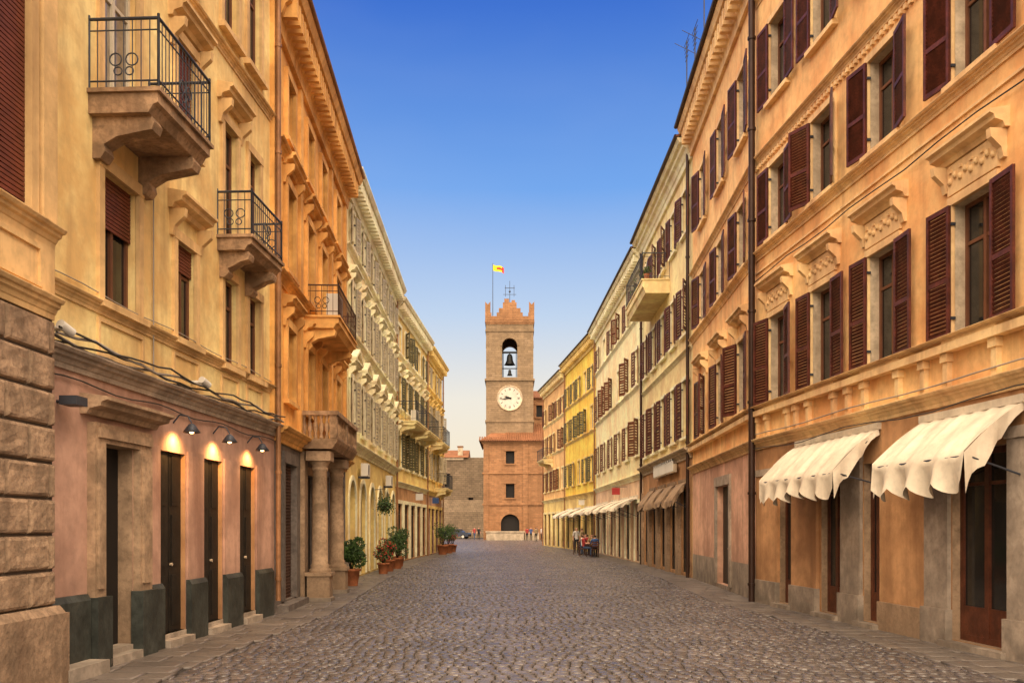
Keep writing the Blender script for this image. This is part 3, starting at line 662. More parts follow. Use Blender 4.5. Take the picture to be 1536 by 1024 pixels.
# ============================================================ TOWER
e=empty('clock_tower',(-.3,95*K,0))
def wallbox(e,X0,X1,Y0,Y1,z0,z1,m,openings,name='walls',dep=.9):
    W=MB()
    specs=[(Vector((X0,Y0,0)),Vector((1,0,0)),Vector((0,-1,0)),X1-X0),(Vector((X1,Y0,0)),Vector((0,1,0)),Vector((1,0,0)),Y1-Y0),
           (Vector((X1,Y1,0)),Vector((-1,0,0)),Vector((0,1,0)),X1-X0),(Vector((X0,Y1,0)),Vector((0,-1,0)),Vector((-1,0,0)),Y1-Y0)]
    for k,(O,ex,ey,L) in enumerate(specs):
        F=Frame(O,ex,ey); ops=openings.get(k,[])
        us=sorted(set([0,L]+[c+s*w/2 for c,w,_,_,_,_ in ops for s in(-1,1)])); zs=sorted(set([z0,z1]+[z for o in ops for z in o[2:4]]))
        for i in range(len(us)-1):
            for j in range(len(zs)-1):
                cu=(us[i]+us[i+1])/2;cz=(zs[j]+zs[j+1])/2
                if any(abs(cu-c)<w/2 and a<cz<d for c,w,a,d,_,_ in ops): continue
                W.poly([F.pt(us[i],0,zs[j]),F.pt(us[i+1],0,zs[j]),F.pt(us[i+1],0,zs[j+1]),F.pt(us[i],0,zs[j+1])],m)
        for c,w,a,d,arch,kind in ops:
            r=w/2;zt=d-r if arch else d;n=8
            if arch:
                arc=[(c-r*math.cos(math.pi*i/(2*n)),zt+r*math.sin(math.pi*i/(2*n))) for i in range(2*n+1)]
                for i in range(2*n):
                    (p,q),(s,t)=arc[i],arc[i+1];kk=c-r if i<n else c+r
                    W.poly([F.pt(kk,0,d),F.pt(p,0,q),F.pt(s,0,t)],m); W.poly([F.pt(p,0,q),F.pt(s,0,t),F.pt(s,-dep,t),F.pt(p,-dep,q)],m)
                for i in range(n*2):
                    a0=math.pi*i/(2*n);a1=math.pi*(i+1)/(2*n);R=r+.3
                    W.pw(F,[(c-r*math.cos(a0),zt+r*math.sin(a0)),(c-r*math.cos(a1),zt+r*math.sin(a1)),(c-R*math.cos(a1),zt+R*math.sin(a1)),(c-R*math.cos(a0),zt+R*math.sin(a0))],-.01,.08,m)
            else:
                W.poly([F.pt(c-r,0,d),F.pt(c+r,0,d),F.pt(c+r,-dep,d),F.pt(c-r,-dep,d)],m)
                W.box(F,c-r-.25,c+r+.25,-.01,.1,d,d+.25,m); W.box(F,c-r-.2,c+r+.2,-.01,.14,a-.2,a,m)
            for k2 in(c-r,c+r): W.poly([F.pt(k2,0,a),F.pt(k2,0,zt),F.pt(k2,-dep,zt),F.pt(k2,-dep,a)],m)
            W.poly([F.pt(c-r,0,a),F.pt(c+r,0,a),F.pt(c+r,-dep,a),F.pt(c-r,-dep,a)],m)
            if kind!='open': W.poly([F.pt(c-r,-dep,a),F.pt(c+r,-dep,a),F.pt(c+r,-dep,d),F.pt(c-r,-dep,d)],kind)
    W.obj(name,e)
X0,X1,Y0,Y1=-3.58,2.95,92*K,92*K+6.5
cx=(X0+X1)/2
op=(3.26,2.1,22.4,27.8,True,'open')
wallbox(e,X0,X1,Y0,Y1,0,30.2,'tower',{0:[op],1:[(3.25,2.1,22.4,27.8,True,'open')],2:[op],3:[(3.25,2.1,22.4,27.8,True,'open')]})
T=MB()
def ring(z0,z1,p,m): 
    T.box(WF,X0-p,X1+p,Y0-p,Y0+.0,z0,z1,m);T.box(WF,X0-p,X1+p,Y1,Y1+p,z0,z1,m);T.box(WF,X0-p,X0,Y0,Y1,z0,z1,m);T.box(WF,X1,X1+p,Y0,Y1,z0,z1,m)
for z,p in ((16.2,.12),(21.9,.18),(28.7,.10),):ring(z,z+.3,p,'tower')
for k in range(2): ring(29.7+.25*k,29.95+.25*k,.08+.07*k,'palace')
T.box(WF,X0+.3,X1-.3,Y0+.3,Y1-.3,21.4,22.2,'tower');T.box(WF,X0+.05,X1-.05,Y0+.05,Y1-.05,30.0,30.4,'tower')
T.obj('string_courses',e)
Bt=MB()
def merlon(x0,x1,y0,y1,z0,z1,alongx=True):
    Bt.box(WF,x0,x1,y0,y1,z0,z1-.4,'palace')
    xm=(x0+x1)/2;ym=(y0+y1)/2
    if alongx:
        for p in ([(x0,z1-.4),(xm,z1-.4),(x0,z1)],[(x1,z1-.4),(xm,z1-.4),(x1,z1)]):
            Bt.prism([Vector((q[0],y0,q[1])) for q in p],[Vector((q[0],y1,q[1])) for q in p],'palace')
    else: Bt.box(WF,x0,x1,y0,ym-.2,z1-.4,z1-.1,'palace'); Bt.box(WF,x0,x1,ym+.2,y1,z1-.4,z1-.1,'palace')
p=.12
Bt.box(WF,X0-p,X1+p,Y0-p,Y0+.3,30.24,30.8,'palace');Bt.box(WF,X0-p,X1+p,Y1-.3,Y1+p,30.24,30.8,'palace')
Bt.box(WF,X0-p,X0+.3,Y0+.3,Y1-.3,30.24,30.8,'palace');Bt.box(WF,X1-.3,X1+p,Y0+.3,Y1-.3,30.24,30.8,'palace')
for yy in ((Y0-p,Y0+.3),(Y1-.3,Y1+p)):
    merlon(X0-p,X0+.6,*yy,30.8,32.8);merlon(X1-.6,X1+p,*yy,30.8,32.8)
    Bt.box(WF,cx-1.5,cx+1.5,*yy,30.8,31.9,'palace');Bt.box(WF,cx-.95,cx+.95,*yy,31.9,32.7,'palace');Bt.box(WF,cx-.75,cx-.1,*yy,32.7,33.2,'palace');Bt.box(WF,cx+.25,cx+.75,*yy,32.7,33.0,'palace')
    Bt.box(WF,cx-1.8,cx-1.5,*yy,30.8,31.3,'palace'); Bt.box(WF,cx+1.5,cx+1.8,*yy,30.8,31.3,'palace')
for xx in((X0-p,X0+.3),(X1-.3,X1+p)):
    merlon(*xx,Y0+2.2,Y0+4.3,30.8,32.8,False)
Bt.obj('battlements',e)
C=MB(); cz=19.5
def disc(r0,r1,y,m,n=48,y2=None):
    for i in range(n):
        a=2*math.pi*i/n;c=2*math.pi*(i+1)/n
        C.poly([Vector((cx+r*math.cos(t),yy,cz+r*math.sin(t))) for r,t,yy in((r0,a,y),(r1,a,y2 or y),(r1,c,y2 or y),(r0,c,y))],m)
disc(0.001,1.5,Y0-.12,'clock');disc(1.5,1.72,Y0-.12,'stone_lt',y2=Y0-.2);disc(1.72,1.8,Y0-.2,'stone_lt',y2=Y0+.01)
for i in range(12):
    a=2*math.pi*i/12; d=Vector((math.cos(a),0,math.sin(a)));t=Vector((-d.z,0,d.x))
    for k in ((0,) if i%3 else (-.07,.07)):
        c=Vector((cx,Y0-.135,cz))+t*k; G=Frame(c,t,Vector((0,-1,0)),d); C.box(G,-.03,.03,0,.02,1.08,1.38,'black')
for ang,l,w in ((math.radians(188),1.15,.07),(math.radians(160),.8,.1)):
    d=Vector((math.cos(ang),0,math.sin(ang)));t=Vector((-d.z,0,d.x));G=Frame(Vector((cx,Y0-.16,cz)),t,Vector((0,-1,0)),d)
    C.prism([G.pt(-w,0,-.25),G.pt(w,0,-.25),G.pt(w*1.3,0,l*.6),G.pt(0,0,l),G.pt(-w*1.3,0,l*.6)],[G.pt(-w,.03,-.25),G.pt(w,.03,-.25),G.pt(w*1.3,.03,l*.6),G.pt(0,.03,l),G.pt(-w*1.3,.03,l*.6)],'black')
C.obj('clock_face',e)
Be=MB(); bell=[(.02,1.5),(.25,1.45),(.38,1.2),(.45,.6),(.62,.2),(.8,0),(.7,.02),(.4,.6),(.1,1.3)]
Be.lathe((cx,Y0+1.2,24.3),bell,'bronze',20); Be.box(WF,cx-1.1,cx+1.1,Y0+1.1,Y0+1.3,25.9,26.15,'bronze'); Be.cyl((cx,Y0+1.2,25.7),(cx,Y0+1.2,26),.08,.08,'bronze')
Be.lathe((cx,Y0+.75,22.75),[(r*.5,z*.55) for r,z in bell],'bronze',16); Be.box(WF,cx-1.1,cx+1.1,Y0+.7,Y0+.8,23.65,23.78,'bronze')
for x in(-.9,.9): Be.cyl((cx+x,Y0+1.2,22.3),(cx+x,Y0+1.2,26),.05,.05,'iron',6)
Be.obj('bells',e)
Vn=MB(); Vn.cyl((cx,Y0+2,30),(cx,Y0+2,36.2),.05,.03,'iron',6); Vn.cyl((cx-.7,Y0+2,35.2),(cx+.7,Y0+2,35.2),.04,.04,'iron',6)
for k in (-.6,.6): Vn.cyl((cx+k,Y0+2,34.0),(cx+k,Y0+2,35.6),.03,.03,'iron',6)
Vn.cyl((cx-.9,Y0+2,34.3),(cx+.9,Y0+2,34.3),.03,.03,'iron',6); Vn.lathe((cx,Y0+2,34.7),[(0,-.2),(.18,0),(0,.2)],'iron',8); Vn.obj('weather_vane',e)
fl=empty('flag',( -2.67,Y0+1,31)); Fm=MB(); Fm.cyl((-2.67,Y0+1,30.5),(-2.67,Y0+1,38.4),.05,.035,'iron',8); Fm.obj('flagpole',fl)
Fg=MB(); n=12
for i in range(n):
    for j in range(3):
        f=lambda i,j:Vector((-2.63+i*.125,Y0+1+.12*math.sin(i*.8+j*.3)*i/n,38.2-j*.27-.012*i*i*.3-.1*math.sin(i*.5)))
        Fg.poly([f(i,j),f(i+1,j),f(i+1,j+1),f(i,j+1)],'flagr' if (4<=i<=9 and j==1) or i>9 else 'flagy',True)
Fg.obj('cloth',fl)
e=empty('brick_town_hall',(1,90*K,0)); PX0,PX1,PY0,PY1=-3.85,9.5,90*K,92*K-.02
wallbox(e,PX0,PX1,PY0,PY0+14,0,13.4,'palace',{0:[(3.6,1.15,10.3,12.0,False,'dark'),(3.6,1.15,5.7,7.6,False,'dark'),(3.6,2.5,1.1,3.5,True,'dark')]},dep=.5)
T=MB()
for z,h,p in ((4.7,.25,.15),(8.9,.25,.15),(12.9,.2,.15),(13.1,.2,.3)): T.box(WF,PX0-p,PX1,PY0-p,PY0,z,z+h,'palace'); T.box(WF,PX0-p,PX0,PY0,PY0+14,z,z+h,'palace')
for x in (PX0,PX0+5.3,): T.box(WF,x-.001,x+.7,PY0-.1,PY0,0,12.9,'palace')
T.obj('string_courses',e)
R=MB(); 
zr=16.4;ym=PY0+7
R.poly([Vector((PX0-.6,PY0-.6,13.32)),Vector((PX1,PY0-.6,13.32)),Vector((PX1,ym,zr)),Vector((PX0+3,ym,zr))],'tile')
R.poly([Vector((PX0-.6,PY0-.6,13.32)),Vector((PX0+3,ym,zr)),Vector((PX0-.6,PY0+14.6,13.32))],'tile')
R.box(WF,PX0-.6,PX1,PY0-.6,PY0,13.3,13.315,'wood')
x=PX0-.5
while x<PX1: R.cyl((x,PY0-.62,13.36),(x+.0,ym-.2,zr-.02),.09,.09,'tile',6,True) if x>PX0+3 else R.cyl((x,PY0-.62,13.36),(x,PY0-.6+1.5,13.36+.62),.09,.09,'tile',6,True); x+=.3
R.obj('roof',e)
S=MB()
S.box(WF,-3.4,1.6,PY0-3.2,PY0-.2,0,1.05,'stone_lt');S.box(WF,-3.5,1.7,PY0-3.3,PY0-.2,1.05,1.2,'stone_lt')
for k in range(5): S.box(WF,1.72,3.6,PY0-2.8+.3*k,PY0-.2,.0+.2*k,.2+.2*k,'stone_lt')
S.obj('entrance_terrace',e)
e=empty('orange_house_behind_tower',(5,100*K,0)); wallbox(e,2.99,10,PY0+8,PY0+18,0,20.2,'palace',{0:[(1.0,1.0,17.5,19.2,False,'dark'),(.9,.9,14.7,16,False,'dark')]},dep=.3)
R=MB(); R.prism([Vector((2.6,PY0+7.5,20.2)),Vector((2.6,PY0+18,20.2)),Vector((2.6,PY0+13,22))],[Vector((10.4,PY0+7.5,20.2)),Vector((10.4,PY0+18,20.2)),Vector((10.4,PY0+13,22))],'tile'); R.obj('roof',e)
e=empty('old_stone_building',(-14,112*K,0)); y0=110*K
wallbox(e,-24,-4.2,y0,y0+10,0,13.2,'oldstone',{0:[(11.9,.9,8.3,10.6,False,'dark'),(13.3,.9,8.3,10.6,False,'dark'),(17.2,.8,5.2,6.6,False,'dark'),(9.5,1,4,5.6,False,'dark')]},dep=.5)
T=MB(); T.box(WF,-12.2,-8,y0-.2,y0,12.8,13.2,'stone_lt')
T.prism([Vector((-24.3,y0-.4,13.2)),Vector((-24.3,y0+10,13.2)),Vector((-24.3,y0+5,14.8))],[Vector((-7.2,y0-.4,13.2)),Vector((-7.2,y0+10,13.2)),Vector((-7.2,y0+5,14.8))],'tile')
T.box(WF,-9,-8.2,y0+1,y0+1.8,13.2,15.0,'stone_lt'); T.box(WF,-9.1,-8.1,y0+.9,y0+1.9,15.0,15.2,'tile')
T.pu(Frame((0,y0,0),(1,0,0),(0,-1,0)),[(0,0),(1.6,0),(.9,4.2),(0,6.2)],-24,-4.2,'oldstone')
T.obj('roof_and_buttress',e)
e=empty('stone_side_house',(-19,75*K,0)); wallbox(e,-24,-9.5,62*K,72*K,0,10,'oldstone',{0:[(12,1,5.5,7,False,'dark')]},dep=.3)
T=MB(); T.prism([Vector((-24.3,62*K-.4,10)),Vector((-9.2,62*K-.4,10)),Vector((-16.8,62*K-.4,12.4))],[Vector((-24.3,72*K,10)),Vector((-9.2,72*K,10)),Vector((-16.8,72*K,12.4))],'tile'); T.obj('roof',e)
e=empty('distant_house',(14,75*K,0)); wallbox(e,11,24,66*K,74*K,0,12,'palace',{0:[(3,1,7,9,False,'dark'),(7,1,7,9,False,'dark')]},dep=.3)
T=MB(); T.prism([Vector((10.7,66*K-.4,12)),Vector((24.3,66*K-.4,12)),Vector((17.5,66*K-.4,14.4))],[Vector((10.7,74*K,12)),Vector((24.3,74*K,12)),Vector((17.5,74*K,14.4))],'tile'); T.obj('roof',e)

# ============================================================ GROUND
def sheet(name,x0,x1,y0,y1,z,m):
    g=MB(); g.poly([(x0,y0,z),(x1,y0,z),(x1,y1,z),(x0,y1,z)],m); return g.obj(name)
M['ground']=mat('earth_joint',(.035,.03,.027),rough=.9,var=.3,scale=1.5,bump=.4)
sheet('ground',-900,900,-300,1500,0,'ground')
def stone_mat(name,c1,c2,r0,r1,spec=.5):
    m=bpy.data.materials.new(name); t=nt(m)
    out=t.nodes.new('ShaderNodeOutputMaterial'); p=t.nodes.new('ShaderNodeBsdfPrincipled'); t.links.new(p.outputs[0],out.inputs[0])
    a=t.nodes.new('ShaderNodeAttribute'); a.attribute_name='tint'
    co=t.nodes.new('ShaderNodeTexCoord').outputs['Object']
    c=_mix(t,a.outputs['Fac'],c1,c2)
    c=_mix(t,_map(t,_noise(t,co,.5,5),.35,.65,0,.6),c,tuple(x*.55 for x in c1))
    c=_mix(t,_map(t,_noise(t,co,30,3),.4,.8,0,.35),c,tuple(x*1.5 for x in c2))
    t.links.new(c,p.inputs['Base Color'])
    rr=_map(t,_noise(t,co,2,4),.3,.7,r0,r1); t.links.new(rr,p.inputs['Roughness']); p.inputs['Specular IOR Level'].default_value=spec
    b=t.nodes.new('ShaderNodeBump'); b.inputs['Strength'].default_value=.35; b.inputs['Distance'].default_value=.02
    t.links.new(_noise(t,co,28,3),b.inputs['Height']); t.links.new(b.outputs[0],p.inputs['Normal']); return m
M['cobble']=stone_mat('basalt_cobble',(.055,.048,.048),(.145,.125,.118),.18,.40,.7)
M['slab']=stone_mat('paving_slab',(.095,.080,.072),(.165,.140,.122),.32,.55)
SS=np.array([2,8.33,13.3,21,32,46,46.2,100.]);LX=np.array([-5.1,-5.1,-4.75,-5.25,-5.6,-4.85,-16,-16])
RS=np.array([2,8.5,15.55,22.5,31,44.5,53.5,62,62.2,100]);RX=np.array([7.3,6.55,5.69,6.1,6.1,5.6,4.3,2.95,12,12])
def stones(name,fl,fr,y0,y1,w,d,g,mt,h0,dome,wav):
    V=[];Fc=[];tin=[];n=0;y=y0;row=0
    while y<y1:
        dd=d*(.92+.16*rng.random()); s=(y+dd/2)/K; xa=fl(s);xb=fr(s)
        x=xa-rng.random()*w*.8
        while x<xb:
            ww=w*(.7+.6*rng.random()); x2=x+ww
            a=max(x,xa);b=min(x2,xb)
            if b-a>w*.25:
                oy=lambda X: wav*math.sin(X*.7+y*.11)+wav*.4*math.sin(X*2.0+y*.3)
                h=h0+.003*rng.standard_normal()*min(1,dome*200); tx,ty=rng.standard_normal(2)*.0024*(1 if dome>.001 else .2)
                j=rng.standard_normal((4,2))*g*.22
                c=[(a+g,y+g),(b-g,y+g),(b-g,y+dd-g),(a+g,y+dd-g)]
                c=[(p+j[i,0],q+j[i,1]) for i,(p,q) in enumerate(c)]
                mx=(a+b)/2;my=y+dd/2
                for f,z in ((1,0),(1,h-dome*1.4-.003),(.84,h-.002*(dome>0))):
                    for i,(p,q) in enumerate(c):
                        X=mx+(p-mx)*f;Y=my+(q-my)*f
                        V.append((X,Y+oy(X),0 if z==0 else z+(tx if p>mx else -tx)+(ty if q>my else -ty)))
                V.append((mx,my+oy(mx),h+dome*.5))
                k=n
                for l in (0,4):
                    for i in range(4): Fc.append((k+l+i,k+l+(i+1)%4,k+l+4+(i+1)%4,k+l+4+i))
                for i in range(4): Fc.append((k+8+i,k+8+(i+1)%4,k+12))
                tin+= [rng.random()]*13; n+=13
            x=x2
        y+=dd;row+=1
    me=bpy.data.meshes.new(name); me.from_pydata(V,[],Fc); me.materials.append(M[mt])
    at=me.attributes.new('tint','FLOAT','POINT'); at.data.foreach_set('value',np.array(tin,dtype=np.float32))
    me.polygons.foreach_set('use_smooth',[True]*len(Fc)); me.update()
    o=bpy.data.objects.new(name,me); scene.collection.objects.link(o); return o
pl=lambda s:float(np.interp(s,SS,LX)); pr=lambda s:float(np.interp(s,RS,RX))
cl=lambda s:pl(s)+(1.15 if s<46 else 0); cr=lambda s:pr(s)-(1.05 if s<62 else 0)
stones('cobblestone_street',cl,cr,6.5,46*K,.155,.175,.0085,'cobble',.026,.006,.05)
stones('cobblestone_square',lambda s:-15.5,lambda s:cr(s),46*K,100*K,.36,.32,.012,'cobble',.022,.006,.03)
stones('stone_pavement_left',lambda s:pl(s)-.2,lambda s:cl(s)-.01,6.5,46*K,.58,.45,.006,'slab',.03,.0,0)
stones('stone_pavement_right',lambda s:cr(s)+.01,lambda s:pr(s)+.2,6.5,62*K,.52,.45,.006,'slab',.03,.0,0)

# ============================================================ PLANTS
def plant(name,X,S,pr_,ph,br,bz,leafn=1100,flower=False,box=False):
    c=Vector((X,S*K,.03)); e=empty(name,c); P=MB()
    P.lathe(c,[(pr_*.7,0),(pr_*.95,ph*.85),(pr_*1.08,ph*.86),(pr_*1.08,ph),(pr_*.92,ph),(pr_*.9,ph*.9),(0,ph*.9)],'terra',18)
    P.lathe(c+Vector((0,0,ph*.9+.003)),[(0,0),(pr_*.88,0)],'soil',14); P.obj('pot',e)
    L=MB(); cc=c+Vector((0,0,bz))
    for i in range(7):
        a=i*.9; q=cc+Vector((math.cos(a)*br*.5,math.sin(a)*br*.5,br*.2)); L.cyl(c+Vector((0,0,ph*.8)),q,.018,.007,'soil',5)
    lumps=[(Vector((random.gauss(0,.36),random.gauss(0,.36),random.gauss(0,.34)))*br,random.uniform(.45,.7)*br) for _ in range(10)]
    for i in range(leafn):
        lc,lr=random.choice(lumps); d=Vector((random.gauss(0,1),random.gauss(0,1),random.gauss(0,1))).normalized()
        p=cc+lc+d*lr*random.uniform(.5,1)**.5
        q=(d+Vector((random.gauss(0,.7),random.gauss(0,.7),random.gauss(0,.7)))).normalized()*.04; r=q.orthogonal().normalized()*.022
        m='leaf' if random.random()<.6 else 'leaf2'
        if flower and random.random()<.28: m='flower'
        L.poly([p-q,p+r,p+q,p-r],m)
    L.obj('foliage',e)
plant('potted_bush',-4.72,19.6,.26,.5,.40,1.0,3000)
plant('potted_flowers',-4.75,24.6,.22,.4,.30,.72,1000,True)
plant('potted_flowers',-4.8,26.0,.24,.45,.36,.9,1200,True)
plant('potted_bush',-4.75,27.6,.24,.45,.42,1.0,1500)
plant('potted_bush',-4.95,29.2,.24,.45,.45,1.25,1500)
plant('potted_bush',-4.35,41.8,.35,.6,.6,1.3,1200); plant('potted_bush',-4.2,44,.35,.6,.55,1.3,1200); plant('potted_flowers',-4.1,46,.3,.5,.4,1.0,700,True)
e=empty('hanging_flower_basket',(-4.95,26*K,2.6)); P=MB(); P.lathe((-4.95,26*K,2.35),[(0,0),(.15,.05),(.22,.22)],'soil',12); P.tube([Vector((-5.4,26*K,3.2)),Vector((-4.95,26*K,3.25)),Vector((-4.95,26*K,2.5))],.012,'iron'); P.obj('basket',e)
P=MB()
for i in range(700):
    d=Vector((random.gauss(0,.14),random.gauss(0,.16),random.gauss(.08,.15))); p=Vector((-4.95,26*K,2.5))+d; q=Vector((random.gauss(0,1),random.gauss(0,1),random.gauss(0,1))).normalized()*.045; r=q.orthogonal().normalized()*.025; P.poly([p-q,p+r,p+q,p-r],random.choice(('leaf','leaf2')))
P.obj('foliage',e)

# ============================================================ PEOPLE
def person(name,X,S,head,pose,top,bot,base=.03):
    J={'pel':((0,0,.93),.14),'spn':((0,0,1.12),.12),'che':((0,.0,1.33),.145),'nek':((0,0,1.48),.055),'hd1':((0,.015,1.56),.075),'hd2':((0,.015,1.66),.082)}
    for s,n in((-1,'l'),(1,'r')):
        J['sh'+n]=((s*.175,0,1.41),.06);J['el'+n]=((s*.235,-.03,1.13),.043);J['wr'+n]=((s*.25,.06,.90),.028);J['ha'+n]=((s*.25,.08,.84),.032)
        J['hp'+n]=((s*.09,0,.88),.09);J['kn'+n]=((s*.10,.03,.49),.06);J['an'+n]=((s*.10,-.02,.09),.042);J['to'+n]=((s*.12,.13,.045),.038)
    if pose=='walk':
        for n,k in(('l',1),('r',-1)):
            J['kn'+n]=((J['kn'+n][0][0],.16*k+.03,.5),.06);J['an'+n]=((J['an'+n][0][0],.27*k,.10 if k>0 else .14),.042);J['to'+n]=((J['to'+n][0][0],.27*k+.15,.07 if k>0 else .05),.038)
            J['el'+n]=((J['el'+n][0][0],-.12*k,1.14),.043);J['wr'+n]=((J['wr'+n][0][0],-.12*k+.08,.92),.028);J['ha'+n]=((J['ha'+n][0][0],-.12*k+.12,.87),.032)
    if pose=='sit':
        for q in('pel','spn','che','nek','hd1','hd2','shl','shr'): J[q]=((J[q][0][0],J[q][0][1],J[q][0][2]-.40),J[q][1])
        for n,s in(('l',-1),('r',1)):
            J['hp'+n]=((s*.09,.04,.51),.09);J['kn'+n]=((s*.12,.44,.52),.062);J['an'+n]=((s*.12,.42,.09),.042);J['to'+n]=((s*.13,.58,.045),.038)
            J['el'+n]=((s*.24,.08,.76),.043);J['wr'+n]=((s*.17,.32,.76),.028);J['ha'+n]=((s*.15,.39,.77),.032)
    E=[('pel','spn'),('spn','che'),('che','nek'),('nek','hd1'),('hd1','hd2')]
    for n in 'lr': E+=[('che','sh'+n),('sh'+n,'el'+n),('el'+n,'wr'+n),('wr'+n,'ha'+n),('pel','hp'+n),('hp'+n,'kn'+n),('kn'+n,'an'+n),('an'+n,'to'+n)]
    keys=list(J); me=bpy.data.meshes.new('tmp'); me.from_pydata([J[k][0] for k in keys],[(keys.index(a),keys.index(b)) for a,b in E],[])
    o=bpy.data.objects.new('tmp',me); scene.collection.objects.link(o)
    md=o.modifiers.new('s','SKIN'); md.use_smooth_shade=True
    sk=me.skin_vertices[0].data
    for i,k in enumerate(keys): sk[i].radius=(J[k][1],J[k][1]*(.75 if k in('che','spn','pel') else 1)); sk[i].use_root=(k=='pel')
    sb=o.modifiers.new('b','SUBSURF'); sb.levels=1; sb.render_levels=1
    dg=bpy.context.evaluated_depsgraph_get(); dg.update(); ev=o.evaluated_get(dg); m2=ev.to_mesh()
    vs=[v.co.copy() for v in m2.vertices]; P=MB()
    segs=[(Vector(J[a][0]),Vector(J[b][0]),a,b) for a,b in E]
    def near(p):
        best=9;r=None
        for a,b,n1,n2 in segs:
            ab=b-a; t=max(0,min(1,(p-a).dot(ab)/ab.length_squared)); d=(p-a-ab*t).length
            if d<best: best=d;r=(n1,n2)
        return r
    P.v=[tuple(v) for v in vs]
    for pg in m2.polygons:
        c=pg.center; n1,n2=near(c); q=n2[:2]
        if n2 in('hd1','hd2') : m='hair' if (c.z>J['hd2'][0][2]+.03 or (c.y<-.005 and c.z>J['hd1'][0][2]-.02)) else 'skin'
        elif q in('wr','ha'): m='skin'
        elif q in('hp','kn','an'): m=bot
        elif q=='to': m='shoe'
        elif n2=='nek' and c.z>J['nek'][0][2]-.02: m='skin'
        else: m=top
        P.f.append(tuple(pg.vertices));P.m.append(P.mi(m));P.sm.append(True)
    ev.to_mesh_clear(); bpy.data.objects.remove(o)
    hd=Vector(J['hd2'][0]); P.cyl(hd+Vector((0,.085,-.03)),hd+Vector((0,.112,-.055)),.008,.014,'skin',6)
    for s in(-1,1): P.cyl(hd+Vector((s*.078,-.005,-.06)),hd+Vector((s*.092,-.01,-.03)),.012,.016,'skin',6); P.cyl(hd+Vector((s*.03,.083,-.02)),hd+Vector((s*.03,.088,-.02)),.009,.009,'hair',6)
    P.cyl(hd+Vector((-.02,.082,-.085)),hd+Vector((.02,.082,-.085)),.006,.006,'c_red',5)
    for n,s in(('l',-1),('r',1)):
        h=Vector(J['ha'+n][0]); d=(h-Vector(J['wr'+n][0])).normalized(); sd=Vector((0,1,0)) if pose!='sit' else Vector((1,0,0))
        for k in range(4):
            a=h+sd*(-.027+.018*k); l=(.06,.07,.065,.05)[k]; mid=a+d*l*.6; P.cyl(a,mid,.009,.008,'skin',5); P.cyl(mid,mid+d*l*.5+Vector((-s*.012,0,-.004)),.008,.006,'skin',5)
        a=h-d*.03+sd*.025; P.cyl(a,a+d*.035+sd*.03,.01,.008,'skin',5)
    ob=P.obj(name); ob.location=(X,S*K,base); ob.rotation_euler=(0,0,math.radians(head)); return ob
def chair(X,S,head):
    C=MB(); G=WF
    for x in(-.19,.19):
        C.cyl((x,.2,0),(x*.95,.18,.45),.015,.015,'iron_br',6);C.cyl((x,-.2,0),(x*.95,-.19,.45),.015,.015,'iron_br',6);C.cyl((x*.95,-.19,.45),(x*.9,-.25,.88),.014,.014,'iron_br',6)
    C.box(G,-.21,.21,-.21,.21,.44,.47,'wood')
    for z in(.58,.7,.82): C.box(G,-.19,.19,-.245,-.225,z,z+.07,'wood')
    o=C.obj('cafe_chair'); o.location=(X,S*K,.03); o.rotation_euler=(0,0,math.radians(head))
def table(X,S):
    C=MB(); C.lathe((0,0,0),[(0,.74),(.36,.74),(.37,.75),(.37,.76),(.36,.77),(0,.77)],'wood',20); C.cyl((0,0,.03),(0,0,.74),.03,.03,'iron',8); C.lathe((0,0,0),[(.24,0),(.23,.03),(0,.05)],'iron',16)
    o=C.obj('cafe_table'); o.location=(X,S*K,.03)
tp=['c_red','c_blue','c_white','c_black','c_khaki']; bt=['c_jean','c_black','c_khaki']
for X,S,t in ((4.75,38.6,0),(4.85,40.2,1),(4.7,42.0,2)):
    table(X,S)
    for k,(dx,ds,h) in enumerate(((-.62,0,-90),(.0,-.45,0),(0,.45,180))):
        chair(X+dx,S+ds,h)
        if (k+t)%3!=2: person('seated_person',X+dx,S+ds,h,'sit',tp[(k+t*2)%5],bt[(k+t)%3])
person('standing_person',4.3,40.9,60,'stand','c_khaki','c_jean'); person('standing_person',4.2,43.5,200,'stand','c_white','c_black')
person('walking_person',-4.95,88,160,'walk','c_red','c_jean'); person('walking_person',-4.4,88.4,185,'walk','c_black','c_black')
for X,S,h,t in ((1.9,84,20,'c_red'),(2.4,84.6,200,'c_blue'),(3.1,83,90,'c_black'),(3.6,82,270,'c_white'),(2.8,78,10,'c_khaki')): person('standing_person',X,S,h,'stand',t,'c_black')
def car(X,S,head):
    e=empty('parked_car',(0,0,0)); B=MB(); W=.82
    prof=[(-2.05,.35),(-2.1,.7),(-2.0,.92),(-1.2,.98),(-.6,1.42),(.7,1.46),(1.5,1.05),(2.05,.9),(2.1,.35)]
    B.prism([Vector((-W,y,z)) for y,z in prof],[Vector((W,y,z)) for y,z in prof],'carpaint')
    for s in(-1,1):
        g=[(-1.05,1.0),(-.52,1.36),(.62,1.39),(1.25,1.03)]
        B.prism([Vector((s*(W+.0),y,z)) for y,z in g],[Vector((s*(W+.006),y,z)) for y,z in g],'glass')
    B.poly([Vector((x,y,z)) for x,y,z in((-.7,-1.19,1.0),(.7,-1.19,1.0),(.6,-.66,1.40),(-.6,-.66,1.40))],'glass')
    B.obj('body',e)
    for s in(-1,1):
        for y in(-1.3,1.3):
            T=MB();T.cyl((s*.68,y,.33),(s*.86,y,.33),.33,.33,'rubber',20);T.cyl((s*.86,y,.33),(s*.87,y,.33),.2,.2,'white',14);T.obj('wheel',e)
    e.location=(X,S*K,.02); e.rotation_euler=(0,0,math.radians(head))
    for c in e.children: c.matrix_parent_inverse=Matrix.Identity(4)
